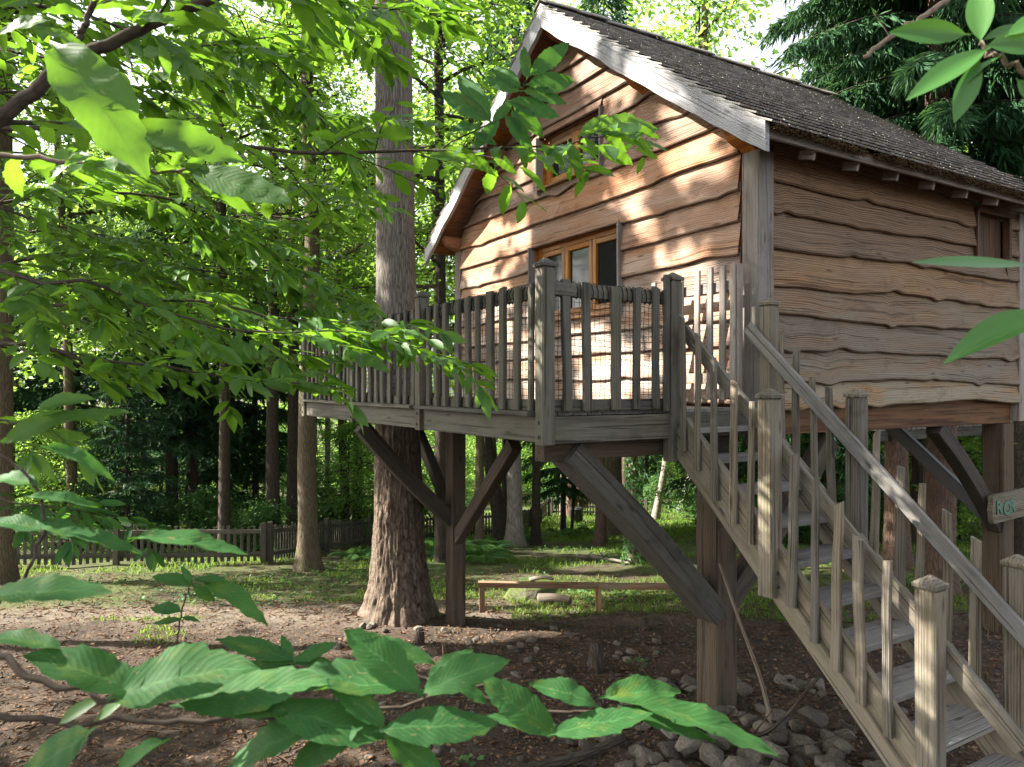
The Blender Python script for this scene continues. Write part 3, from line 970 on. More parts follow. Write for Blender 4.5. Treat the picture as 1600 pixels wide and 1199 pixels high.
def cap(x, y, z, s, parent, mat):
    b = MB(int(x * 100 + y * 10))
    q = s / 2
    loops = [(q * 0.86, 0), (q * 0.86, 0.012), (q * 1.14, 0.014), (q * 1.16, 0.034), (q * 1.05, 0.040), (q * 0.12, 0.078)]
    vs, gs = [], []
    for (r, h) in loops:
        for (sx, sy) in ((-1, -1), (1, -1), (1, 1), (-1, 1)):
            vs.append((x + sx * r, y + sy * r, z + h)); gs.append((h + sx * r, sy * r + 3, sx * r))
    fs = [(i * 4 + j, i * 4 + (j + 1) % 4, (i + 1) * 4 + (j + 1) % 4, (i + 1) * 4 + j) for i in range(len(loops) - 1) for j in range(4)]
    fs += [(3, 2, 1, 0), tuple((len(loops) - 1) * 4 + j for j in range(4))]
    b.add(vs, fs, gs, b.rng.random())
    b.build('post_cap', mat, parent)
def bolts(x, y, zs, parent, face):
    b = MB(1)
    for z in zs:
        d = Vector(face)
        b.tube([Vector((x, y, z)), Vector((x, y, z)) + d * 0.012], [0.013, 0.012], 8)
    b.build('bolt', M['bolt'], parent)
def railpost(x, y, z0, z1, s, parent, mat, seed, bz=None, face=None):
    p = post(x, y, z0, z1, s, mat, 'railing_post', parent, seed, 8, 0.002)
    cap(x, y, z1, s, p, mat)
    if bz:
        bolts(x + face[0] * s / 2, y + face[1] * s / 2, bz, p, face)
    return p
PZ = 3.615
PY = [DY0, 6.29, 8.14, 10.12]
for k, y in enumerate(PY):
    railpost(DX0 - 0.005, y, DZ - 0.225, PZ, 0.105, deck, M['rail'], 230 + k, (DZ - 0.07, DZ - 0.17), (-1, 0, 0))
P1 = (4.03, DY0 - 0.01)
railpost(P1[0], P1[1], DZ - 0.40, PZ - 0.01, 0.11, deck, M['rail'], 236, (DZ - 0.19, DZ - 0.3), (0, -1, 0))

RT = 3.525
def panel(pa, pb, ns, seed, inward, lean=0.010):
    """top rail, bottom rail, balusters on the outside, netting on the inside, cord lashing"""
    rr = random.Random(seed)
    pa, pb = Vector(pa + (0,)), Vector(pb + (0,))
    t = (pb - pa); L = t.length; t.normalize()
    inn = Vector(inward + (0,))
    za = RT + rr.uniform(-.01, .01)
    def at(s, o, z): return pa + t * s + inn * o + Vector((0, 0, z))
    b = MB(seed); b.bar(at(0.056, 0.02, za - 0.05), at(L - 0.056, 0.02, za - 0.05), 0.04, 0.10, n=6, wob=0.003); b.build('top_rail', M['rail'], deck)
    b = MB(seed + 1); b.bar(at(0.056, 0.02, DZ + 0.045), at(L - 0.056, 0.02, DZ + 0.045), 0.04, 0.085, n=6, wob=0.003); b.build('bottom_rail', M['rail'], deck)
    for k in range(ns):
        s = 0.06 + (L - 0.12) * (k + 0.5 + rr.uniform(-.12, .12)) / ns
        b = MB(seed + 10 + k)
        w = rr.uniform(0.060, 0.092)
        dz = rr.uniform(-0.01, 0.018)
        b.bar(at(s + rr.uniform(-lean, lean), -0.02, DZ + 0.004 + rr.uniform(0, .012)), at(s + rr.uniform(-lean, lean) * 1.6, -0.02, za + dz), w, rr.uniform(0.028, 0.04), up=inn, n=10, wob=0.005, w1=w * rr.uniform(0.8, 1.1), tip=rr.uniform(-0.01, 0.01), ch=0.008)
        b.build('baluster', M['rail'], deck)
    # netting
    b = MB(seed + 60)
    cell = 0.047
    nx, nz = int(L / cell), int((za - 0.06 - DZ - 0.05) / cell)
    def node(i, j):
        s = i * L / nx; z = DZ + 0.07 + (za - 0.08 - DZ - 0.07) * j / nz
        wv = Vector((0.008 * noise.noise((i * .55, j * .5, seed)), 0, 0)).x
        return at(s + wv, 0.052 + 0.012 * noise.noise((i * .2, j * .2, seed + 3)), z + 0.010 * noise.noise((i * .8, j * .35, seed + 7)) - 0.005 * abs(math.sin(i * math.pi / 2)))
    for i in range(1, nx):
        b.tube([node(i, j) for j in range(nz + 1)], [0.0021] * (nz + 1), 3, cap=False)
    for j in range(nz + 1):
        b.tube([node(i, j) for i in range(nx + 1)], [0.0021] * (nx + 1), 3, cap=False)
    for i in range(1, nx):
        for j in range(1, nz):
            p = node(i, j); r_ = 0.0042
            b.add([p + Vector(q) * r_ for q in ((1, 0, 0), (-1, 0, 0), (0, 1, 0), (0, -1, 0), (0, 0, 1), (0, 0, -1))],
                  [(0, 2, 4), (2, 1, 4), (1, 3, 4), (3, 0, 4), (2, 0, 5), (1, 2, 5), (3, 1, 5), (0, 3, 5)], [(0, 0, 0)] * 6, 0)
    # lashing round the top rail
    pts = []
    turns = int(L / 0.05)
    for q in range(turns * 8 + 1):
        a = 2 * math.pi * q / 8
        s = 0.06 + (L - 0.12) * q / (turns * 8)
        pts.append(at(s, 0.02 + 0.034 * math.cos(a), za - 0.048 + 0.062 * math.sin(a)))
    b.tube(pts, [0.0038] * len(pts), 4, cap=False)
    b.build('netting', M['net'], deck)
panel((DX0, PY[0]), (DX0, PY[1]), 10, 300, (1, 0))
panel((DX0, PY[1]), (DX0, PY[2]), 9, 400, (1, 0))
panel((DX0, PY[2]), (DX0, PY[3]), 10, 500, (1, 0))
panel((DX0, DY0), (P1[0], DY0), 5, 600, (0, 1), 0.014)
panel((DX0, DY1 - 0.03), (DX1, DY1 - 0.03), 10, 700, (0, -1))
# corner block of the right hand rail
dbar('rail_block', (DX0 + 0.05, DY0 - 0.028, RT - 0.045), (DX0 + 0.235, DY0 - 0.028, RT - 0.05), 0.03, 0.09, 800, n=2)
b = MB(801)
b.bar((P1[0] - 0.09, DY0 - 0.035, DZ - 0.01), (P1[0] - 0.085, DY0 - 0.035, RT + 0.13), 0.05, 0.035, up=(0, 1, 0), n=8, wob=0.004)
b.build('baluster', M['rail'], deck)

# gate folded back against the gable
gate = thing('stair_gate', 'weathered slatted gate at the stair head, folded open in front of the gable wall', 'gate', (4.84, 4.40, DZ))
rr = random.Random(77)
for k, yy in enumerate((4.335, 4.455, 4.60, 4.75, 4.95, 5.13, 5.31)):
    b = MB(810 + k)
    b.bar((4.82, yy, DZ + 0.06), (4.82, yy + rr.uniform(-.008, .008), 3.842 - rr.uniform(0, .02) - (0.05 if yy > 4.8 else 0)), rr.uniform(0.055, 0.075), 0.028, up=(1, 0, 0), n=6, wob=0.003, tip=rr.uniform(-.01, .01))
    b.build('slat', M['post'], gate)
for zz in (DZ + 0.25, 3.66):
    b = MB(int(zz * 100))
    b.bar((4.853, 4.31, zz), (4.853, 5.34, zz), 0.03, 0.09, n=3, wob=0.002)
    b.build('rail', M['post'], gate)
b = MB(823); b.bar((4.85, 4.30, DZ + 0.03), (4.85, 4.30, 3.83), 0.05, 0.05, up=(1, 0, 0), n=6, wob=0.003); b.build('hinge_stile', M['post'], gate)

# ------------------------------------------------------------------ the staircase
XL, XR = 4.03, 4.91
SL = 0.95
stairs = thing('staircase', 'steep open timber staircase with rough pole balusters leading up to the deck', 'staircase', (4.47, 2.6, ground(4.47, 2.6)))
def sbar(name, p0, p1, w, h, seed, mat='stair', n=8, wob=0.003, up=(0, 0, 1), parent=None, **kw):
    b = MB(seed)
    b.bar(p0, p1, w, h, up=up, n=n, wob=wob, **kw)
    return b.build(name, M[mat], parent or stairs)
S_END = 2.62
def zup(s): return EYE - 0.14 - SL * s
ca = math.cos(math.atan(SL))
for (x, sd) in ((XL + 0.02, 900), (XR - 0.0, 901)):
    hh = 0.40 * ca
    za, zb = zup(0.0) - 0.2, zup(S_END) - 0.2
    sbar('stringer', (x, P1[1] - 0.04, za), (x, P1[1] - S_END, zb), 0.055, hh, sd, n=10, wob=0.004)
for k in range(11):
    s = 0.553 + 0.232 * (k - 2)
    z = EYE - 0.752 - 0.213 * (k - 2)
    y = P1[1] - s
    sbar('tread', (XL + 0.052, y + 0.13, z - 0.02), (XR - 0.032, y + 0.13, z - 0.02), 0.28, 0.042, 910 + k, 'tread', n=4, wob=0.002)
zrail = lambda s: EYE + 0.565 - SL * s
CAPZ = lambda s: EYE + 0.80 - SL * s
newel = []
for (x, ss, sd) in ((XL - 0.02, (0.9375, 2.0), 930), (XR + 0.045, (0.155, 0.9375, 2.0), 935)):
    for k, s in enumerate(ss):
        y = P1[1] - s
        zt = CAPZ(s)
        zb = EYE - 0.14 - SL * s - 0.36 if s < 1.9 else ground(x, y) - 0.1
        p = post(x, y, zb, zt, 0.115, M['stair'], 'newel_post', stairs, sd + k, 8, 0.002)
        cap(x, y, zt, 0.115, p, M['stair'])
        if x < 4.5 and s < 1.5:
            bolts(x, y - 0.057, (zb + 0.07, zb + 0.16), p, (0, -1, 0))
for (x, s0, s1, sd) in ((XL + 0.058, 0.06, 2.42, 940), (XR - 0.035, 0.0, 2.9, 941)):
    sbar('handrail', (x, P1[1] - s0, zrail(s0) - 0.075), (x, P1[1] - s1, zrail(s1) - 0.075), 0.036, 0.105, sd, 'tread' if sd == 941 else 'stair', n=10, wob=0.004)
rr = random.Random(9)
def stick(x, s, top, bot, k):
    y = P1[1] - s
    w = rr.uniform(0.052, 0.076)
    b = MB(960 + k)
    zt, zb = zrail(s) + top, zup(s) + bot
    jx = rr.uniform(-0.006, 0.006)
    b.bar((x + jx, y + rr.uniform(-.012, .012), zb), (x - jx, y + rr.uniform(-.022, .022), zt), w, 0.034, up=(1, 0, 0), n=14, wob=0.0085, w1=w * rr.uniform(0.72, 1.0), h1=0.028, tip=rr.uniform(-0.022, 0.022), ch=0.011)
    b.build('baluster', M['stair'], stairs)
k = 0
for s in (0.14, 0.30, 0.47, 0.63, 0.79, 1.12, 1.28, 1.44, 1.60, 1.76):
    stick(XL - 0.035, s, rr.uniform(0.06, 0.14), -0.20 + rr.uniform(-.04, .03), k); k += 1
for s in (0.30, 0.43, 0.60, 0.75, 1.10, 1.27, 1.42, 1.60, 1.76, 2.35):
    stick(XR + 0.012, s, rr.uniform(0.07, 0.17), -0.16 + rr.uniform(-.04, .03), k); k += 1

# ------------------------------------------------------------------ name board hung on the right hand stilt
sign = thing('wooden_sign', 'rough wooden name board with carved green letters on the right hand stilt', 'sign', (9.3, 4.2, 1.4))
b = MB(990)
ol = [(8.80, 1.31), (8.83, 1.272), (9.1, 1.285), (9.6, 1.30), (9.95, 1.29), (9.99, 1.33), (9.98, 1.58), (9.9, 1.625), (9.3, 1.60), (8.86, 1.59), (8.79, 1.57), (8.80, 1.50), (8.775, 1.42)]
b.prism([Vector((x, 4.20, z)) for x, z in ol], Vector((0, 0, 0)), Vector((0, 0.055, 0)), lambda p: (p.x, p.z, p.y))
b.build('board', M['stair'], sign)
def letters(txt, x, z, size, mat, y, name, ext):
    """each carved letter is a mesh of its own"""
    for k, chx in enumerate(txt):
        cu = bpy.data.curves.new(name, 'FONT')
        cu.body = chx
        cu.size = size * (1.0 + 0.06 * (k % 2))
        cu.extrude = ext
        cu.offset = 0.006
        tmp = bpy.data.objects.new(name, cu)
        COL.objects.link(tmp)
        bpy.context.view_layer.update()
        me = bpy.data.meshes.new_from_object(tmp)
        bpy.data.objects.remove(tmp)
        me.materials.clear()
        me.materials.append(mat)
        o = bpy.data.objects.new(name, me)
        COL.objects.link(o)
        o.parent = sign
        o.rotation_euler = (R(90), R((-3, 4, -2)[k % 3]), 0)
        o.location = Vector((x + k * size * 0.76, y, z + (0.012, -0.01, 0.006)[k % 3])) - Vector(sign.location)
letters('ROR', 8.85, 1.365, 0.205, M['room'], 4.1985, 'letter_cut', 0.001)
letters('ROR', 8.865, 1.37, 0.195, M['paint'], 4.195, 'lettering', 0.002)
#@@END2
# ------------------------------------------------------------------ foliage tools
def tpl_tri():
    V = np.array([(0, 0, 0), (0.45, 0.27, 0.05), (1, 0, -0.10), (0.45, -0.27, 0.05)], float)
    Fc = np.array([(0, 1, 2), (0, 2, 3)])
    U = np.array([(0, 0), (0.45, 1), (1, 0), (0.45, -1)], float)
    return V, Fc, U
def tpl_leaf(nseg, across, width=0.36, serr=0.0, droop=0.22, fold=0.16, pet=0.07, sharp=0.75):
    V, U, Fc = [], [], []
    cs = np.linspace(-1, 1, across)
    ts = np.concatenate([[0], np.linspace(0, 1, nseg + 1)])
    for i, t in enumerate(ts):
        x = -pet if i == 0 else t
        w = 0.012 if i == 0 else 0.5 * width * max(0.03, (math.sin(math.pi * min(1, t * 0.985 + 0.012) ** 0.92) ** sharp))
        for c in cs:
            k = 1.0
            if serr and abs(c) > 0.99 and i > 1:
                k = 1 + serr * (1 if i % 2 else -1)
            y = c * w * k
            z = fold * abs(y) * 1.2 - droop * t * t + (0.012 * math.sin(t * 15) * abs(c) if serr else 0)
            V.append((x + (0.02 * (i % 2) * abs(c) if serr else 0), y, z)); U.append((t, c))
    for i in range(len(ts) - 1):
        for j in range(across - 1):
            a = i * across + j
            Fc.append((a, a + 1, a + across + 1, a + across))
    return np.array(V), np.array(Fc), np.array(U)
T_TRI = tpl_tri()
T_MID = tpl_leaf(6, 3, droop=0.15)
T_NEAR = tpl_leaf(16, 5, serr=0.045, droop=0.17)
T_LAUREL = tpl_leaf(10, 5, width=0.34, droop=0.12, fold=0.25, sharp=0.9)
T_NEEDLE = (np.array([(0, 0.0, 0), (0.35, 0.5, 0.0), (1, 0, -0.05), (0.35, -0.5, 0), (0.35, 0, 0.06), (0.35, 0, -0.06)], float),
            np.array([(0, 1, 2), (0, 2, 3), (0, 4, 2), (0, 2, 5)]),
            np.array([(0, 0), (0.35, 1), (1, 0), (0.35, -1), (0.35, 1), (0.35, -1)], float))

def scatter(P, D, N, L, rnd, tpl, wid=None, curl=None, irr=0.0):
    """one leaf template per row of P: D points along the leaf, N is roughly its upper face"""
    P, D, N = np.asarray(P, float), np.asarray(D, float), np.asarray(N, float)
    L = np.asarray(L, float)
    D = D / (np.linalg.norm(D, axis=1)[:, None] + 1e-9)
    N = N - D * (N * D).sum(1)[:, None]
    N = N / (np.linalg.norm(N, axis=1)[:, None] + 1e-9)
    S = np.cross(N, D)
    tv, tf, tu = tpl
    wv = np.ones(len(P)) if wid is None else np.asarray(wid, float)
    cv = np.ones(len(P)) if curl is None else np.asarray(curl, float)
    V = (P[:, None, :] + L[:, None, None] * (tv[None, :, 0:1] * D[:, None, :] + wv[:, None, None] * tv[None, :, 1:2] * S[:, None, :] + cv[:, None, None] * tv[None, :, 2:3] * N[:, None, :]))
    if irr:
        rr_ = np.random.default_rng(len(P))
        V += L[:, None, None] * irr * rr_.normal(0, 1, V.shape) * (tv[None, :, 0:1] > 0.03)
        ph_ = rr_.uniform(0, 6.28, (len(P), 1, 1)); fq = rr_.uniform(2, 5, (len(P), 1, 1))
        V += L[:, None, None] * 0.018 * np.sin(tv[None, :, 0:1] * fq + ph_) * (np.abs(tu[None, :, 1:2]) * N[:, None, :] + 0.6 * tv[None, :, 0:1] * S[:, None, :])
    n, m = len(P), len(tv)
    Fc = (np.arange(n)[:, None, None] * m + tf[None]).reshape(-1, tf.shape[1])
    A = np.zeros((n, m, 3))
    A[:, :, 0:2] = tu[None]
    A[:, :, 2] = np.asarray(rnd)[:, None]
    return V.reshape(-1, 3), Fc, A.reshape(-1, 3)
def leafmesh(name, *a, smooth=False, **k):
    V, Fc, A = scatter(*a, **k)
    return np_mesh(name, V, Fc, A, smooth)

def catmull(ctrl, n):
    c = [Vector(q) for q in ctrl]
    c = [c[0] * 2 - c[1]] + c + [c[-1] * 2 - c[-2]]
    out = []
    segs = len(c) - 3
    for i in range(n + 1):
        u = segs * i / n
        k = min(int(u), segs - 1); t = u - k
        p0, p1, p2, p3 = c[k:k + 4]
        out.append(0.5 * ((2 * p1) + (p2 - p0) * t + (2 * p0 - 5 * p1 + 4 * p2 - p3) * t * t + (3 * p1 - p0 - 3 * p2 + p3) * t ** 3))
    return out

# ------------------------------------------------------------------ crowns shared by the trees of the wood
def broad_crown(seed, H, Rr, nl, nleaf, ls, flat=0.5, up=0.5, base=0.0, shape=1.0):
    rg = np.random.default_rng(seed)
    mb = MB(seed)
    cen, cdir = [], []
    mb.tube([Vector((0, 0, base - 0.1)), Vector((0.02, 0, (base + H) / 2)), Vector((0, 0.03, H * 0.95))], [0.03 + 0.012 * Rr, 0.02 + 0.01 * Rr, 0.012], 6, cap=False)
    for i in range(nl):
        k = (i + 0.5) / nl
        h = base + (H - base) * k ** 0.9 * 0.92
        az = i * 2.399 + rg.uniform(-.5, .5)
        prof = math.sin(math.pi * min(0.97, (0.18 + 0.8 * k))) ** 0.7 * shape
        L = Rr * max(0.25, prof) * rg.uniform(0.65, 1.1)
        d = Vector((math.cos(az), math.sin(az), up * rg.uniform(0.2, 1.2)))
        pts = [Vector((0, 0, h))]
        for s in range(5):
            d = (d + Vector(rg.normal(0, .18, 3)) + Vector((0, 0, -0.10))).normalized()
            pts.append(pts[-1] + d * (L / 5))
        r0 = 0.012 + 0.012 * L
        mb.tube(pts, [r0 * (1 - 0.17 * q) for q in range(6)], 5, cap=False)
        for s in range(1, 6):
            for _ in range(3):
                dd = (d + Vector(rg.normal(0, .75, 3))); dd.z *= 0.5; dd.normalize()
                e = pts[s] + dd * (L * rg.uniform(0.15, 0.38))
                mid = (pts[s] + e) / 2 + Vector((0, 0, 0.04 * L))
                mb.tube([pts[s], mid, e], [r0 * 0.35, r0 * 0.25, r0 * 0.1], 3, cap=False)
                for t in (0.35, 0.7, 1.0):
                    cen.append(pts[s] * (1 - t) + e * t); cdir.append(dd)
    cen, cdir = np.array([tuple(c) for c in cen]), np.array([tuple(c) for c in cdir])
    idx = rg.integers(0, len(cen), nleaf)
    sp = 0.16 * Rr ** 0.8
    off = rg.normal(0, 1, (nleaf, 3)) * sp
    off[:, 2] *= flat
    P = cen[idx] + off
    D = cdir[idx] * 0.6 + rg.normal(0, 0.7, (nleaf, 3)); D[:, 2] = D[:, 2] * 0.4 - 0.25
    N = rg.normal(0, 0.42, (nleaf, 3)); N[:, 2] += 1.0
    me = leafmesh('crown', P, D, N, ls * rg.uniform(0.6, 1.25, nleaf), rg.random(nleaf), T_TRI)
    lm = bpy.data.meshes.new('limbs')
    lm.from_pydata(mb.v, [], mb.f)
    a = lm.attributes.new('gr', 'FLOAT_VECTOR', 'POINT'); a.data.foreach_set('vector', np.array(mb.g, np.float32).ravel())
    return me, lm

def spruce_crown(seed, z0, H, Rr, nw, ntw, tl, droop=0.5, hang=0.8, nb=7, nwid=0.24, m=4):
    rg = np.random.default_rng(seed)
    mb = MB(seed)
    P, D, L = [], [], []
    mb.tube([Vector((0, 0, z0 - 0.1)), Vector((0.01, 0, (z0 + H) / 2)), Vector((0, 0, H))], [0.07, 0.05, 0.012], 6, cap=False)
    for w in range(nw):
        k = (w + rg.uniform(0, .8)) / nw
        z = z0 + (H - z0) * k
        Lb = Rr * (1 - k) ** 0.75 * rg.uniform(0.8, 1.08) + 0.25
        if k < 0.15: Lb *= rg.uniform(0.5, 1)
        a0 = rg.uniform(0, 6.28)
        for b_ in range(nb):
            az = a0 + 6.28 * b_ / nb + rg.uniform(-.3, .3)
            out = Vector((math.cos(az), math.sin(az), 0))
            ll = Lb * rg.uniform(0.65, 1.05)
            pts = []
            for s in range(7):
                t = s / 6
                pts.append(Vector((0, 0, z)) + out * (ll * t) + Vector((0, 0, ll * (0.12 * t - droop * t * t + 0.25 * droop * t ** 4))))
            mb.tube(pts, [0.02 * (1.1 - 0.15 * s) * (0.5 + 0.25 * ll) for s in range(7)], 4, cap=False)
            side = Vector((-out.y, out.x, 0))
            n = max(6, int(ntw * ll / Rr))
            for q in range(n):
                t = rg.uniform(0.12, 1.0) ** 0.8
                j = min(5, int(t * 6)); f = t * 6 - j
                p = pts[j] * (1 - f) + pts[j + 1] * f
                sg = 1 if q % 2 else -1
                ax = (out * rg.uniform(0.3, 0.9) + side * sg * rg.uniform(0.2, 1.0) + Vector((0, 0, -hang * rg.uniform(0.3, 1.3)))).normalized()
                le = tl * rg.uniform(0.6, 1.4) * (1.15 - 0.5 * t)
                for r_ in range(m):
                    pp = p + ax * (le * r_ / m)
                    P.append(pp); D.append(ax + Vector(rg.normal(0, .35, 3)) + Vector((0, 0, -0.25)))
                    L.append(le * rg.uniform(0.45, 0.7))
    n = len(P)
    P, D = np.array([tuple(q) for q in P]), np.array([tuple(q) for q in D])
    me = leafmesh('crown', P, D, rg.normal(0, 1, (n, 3)), L, rg.random(n), T_NEEDLE, wid=np.full(n, nwid))
    lm = bpy.data.meshes.new('limbs')
    lm.from_pydata(mb.v, [], mb.f)
    a = lm.attributes.new('gr', 'FLOAT_VECTOR', 'POINT'); a.data.foreach_set('vector', np.array(mb.g, np.float32).ravel())
    return me, lm

CR = {}
def addcrown(key, pair, leaf, lb):
    pair[0].materials.append(M[leaf]); pair[1].materials.append(M[lb])
    CR[key] = pair
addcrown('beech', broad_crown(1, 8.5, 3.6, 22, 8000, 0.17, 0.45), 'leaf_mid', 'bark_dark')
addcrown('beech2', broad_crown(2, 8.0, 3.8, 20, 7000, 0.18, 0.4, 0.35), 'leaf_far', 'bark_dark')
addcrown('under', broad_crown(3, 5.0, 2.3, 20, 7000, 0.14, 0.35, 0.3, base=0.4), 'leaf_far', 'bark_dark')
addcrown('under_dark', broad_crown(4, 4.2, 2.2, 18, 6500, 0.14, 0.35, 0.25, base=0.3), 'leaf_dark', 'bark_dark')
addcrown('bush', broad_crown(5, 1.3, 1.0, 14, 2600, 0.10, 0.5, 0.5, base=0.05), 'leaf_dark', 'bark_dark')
addcrown('spruce', spruce_crown(6, 1.6, 13, 3.0, 20, 46, 0.55, 0.42, 0.7, 7), 'needle', 'bark_dark')
addcrown('spruce_dark', spruce_crown(7, 0.9, 12, 2.9, 22, 46, 0.55, 0.35, 0.5, 7), 'needle_dark', 'bark_dark')
addcrown('spruce_hang', spruce_crown(8, 0.0, 10, 3.5, 19, 300, 0.45, 0.55, 1.5, 7, 0.12, 5), 'needle', 'bark_dark')

def tree(name, label, px, d, dia, H, barkm, crown=None, cz=None, cs=1.0, rot=0.0, group=None, lean=0.0, top=0.55, flare=1.5, sq=1.0, pos=None, ns=14, bend=0.0):
    p = Wg(px, d) if pos is None else Vector((pos[0], pos[1], ground(*pos)))
    t = thing(name, label, 'tree', p, group)
    b = MB(int(px * 7 + d * 13) % 9999)
    n = 16
    pts, rad = [], []
    rg = random.Random(int(px * 3 + d * 11))
    ph = rg.random() * 50
    for i in range(n + 1):
        k = (i / n) ** 1.6
        z = -0.2 + (H + 0.2) * k
        lat = lean * z + bend * math.sin(k * 3.1) * H * 0.1
        ox = lat * CT + 0.10 * noise.noise((z * 0.22, ph, 0)) * min(1, z / 2)
        oy = -lat * ST + 0.10 * noise.noise((z * 0.22, ph, 7)) * min(1, z / 2)
        pts.append(p + Vector((ox, oy, z)))
        r = dia / 2 * (1 - (1 - top) * k)
        r *= 1 + (flare - 1) * math.exp(-max(z, 0) / (dia * 0.75))
        rad.append(r)
    b.tube(pts, rad, ns, bump=0.10, bsc=1.3)
    b.build('trunk', M[barkm], t, True)
    if crown:
        me, lm = CR[crown]
        off = pts[-1] - p
        for nm, m_ in (('limbs', lm), ('crown', me)):
            o = bpy.data.objects.new(nm, m_)
            COL.objects.link(o)
            o.parent = t
            zz = cz if cz is not None else 0.0
            f = zz / H if H else 0
            o.location = Vector((off.x * min(1, f), off.y * min(1, f), zz))
            o.rotation_euler = (0, 0, rot)
            o.scale = (cs, cs, cs * sq)
    return t

# the big fir that grows up through the deck
def big_fir():
    X, Y = TRX, TRY
    t = thing('fir_tree', 'huge straight fir trunk with deeply furrowed base growing up through the deck', 'tree', (X, Y, ground(X, Y)))
    zb = ground(X, Y)
    def ringmesh(z0, z1, rfn, ns, nz, amp, seed, name, mat, drop=True):
        b = MB(seed)
        vs, gs = [], []
        for i in range(nz + 1):
            z = z0 + (z1 - z0) * i / nz
            cx = X + 0.035 * noise.noise((z * 0.3, 1, 1)) - 0.012 * (z - 2)
            cy = Y + 0.035 * noise.noise((z * 0.3, 5, 1))
            for j in range(ns):
                a = 2 * math.pi * j / ns
                ca_, sa_ = math.cos(a), math.sin(a)
                r = rfn(z - zb, a)
                f1 = noise.noise((ca_ * 4.5, sa_ * 4.5, z * 0.9 + seed))
                f2 = noise.noise((ca_ * 11, sa_ * 11, z * 2.6 + 9))
                f3 = noise.noise((ca_ * 24, sa_ * 24, z * 7 + 3))
                r *= 1 + amp * (0.55 * f1 + 0.9 * (abs(f2) - 0.25) + 0.35 * f3)
                vs.append((cx + ca_ * r, cy + sa_ * r, z)); gs.append((z, a * 0.28 if a < math.pi else (2 * math.pi - a) * 0.28, 0.4))
        fs = [(i * ns + j, i * ns + (j + 1) % ns, (i + 1) * ns + (j + 1) % ns, (i + 1) * ns + j) for i in range(nz) for j in range(ns)]
        b.add(vs, fs, gs, 0.5)
        return b.build(name, mat, t, True)
    def rf(h, a):
        r = 0.262 - 0.006 * h + 0.10 * math.exp(-max(h - 0.0, 0) / 1.3) + 0.085 * math.exp(-max(h, 0) / 0.28)
        root = 0.15 * math.exp(-max(h, 0) / 0.42) * (max(0, math.sin(a * 3 + 0.6)) ** 1.5 + 0.5 * max(0, math.sin(a * 5 + 2)) ** 2)
        return max(0.08, r * (1 + root))
    ringmesh(zb - 0.25, DZ + 0.05, rf, 150, 150, 0.14, 4, 'trunk_base', M['bark_base'])
    ringmesh(DZ + 0.05, 19, rf, 64, 170, 0.035, 14, 'trunk', M['bark_big'])
    me, lm = CR['spruce_hang']
    for nm, m_ in (('limbs', lm), ('crown', me)):
        o = bpy.data.objects.new(nm, m_); COL.objects.link(o); o.parent = t
        o.location = (0, 0, 13.0); o.scale = (0.8, 0.8, 0.8)
big_fir()

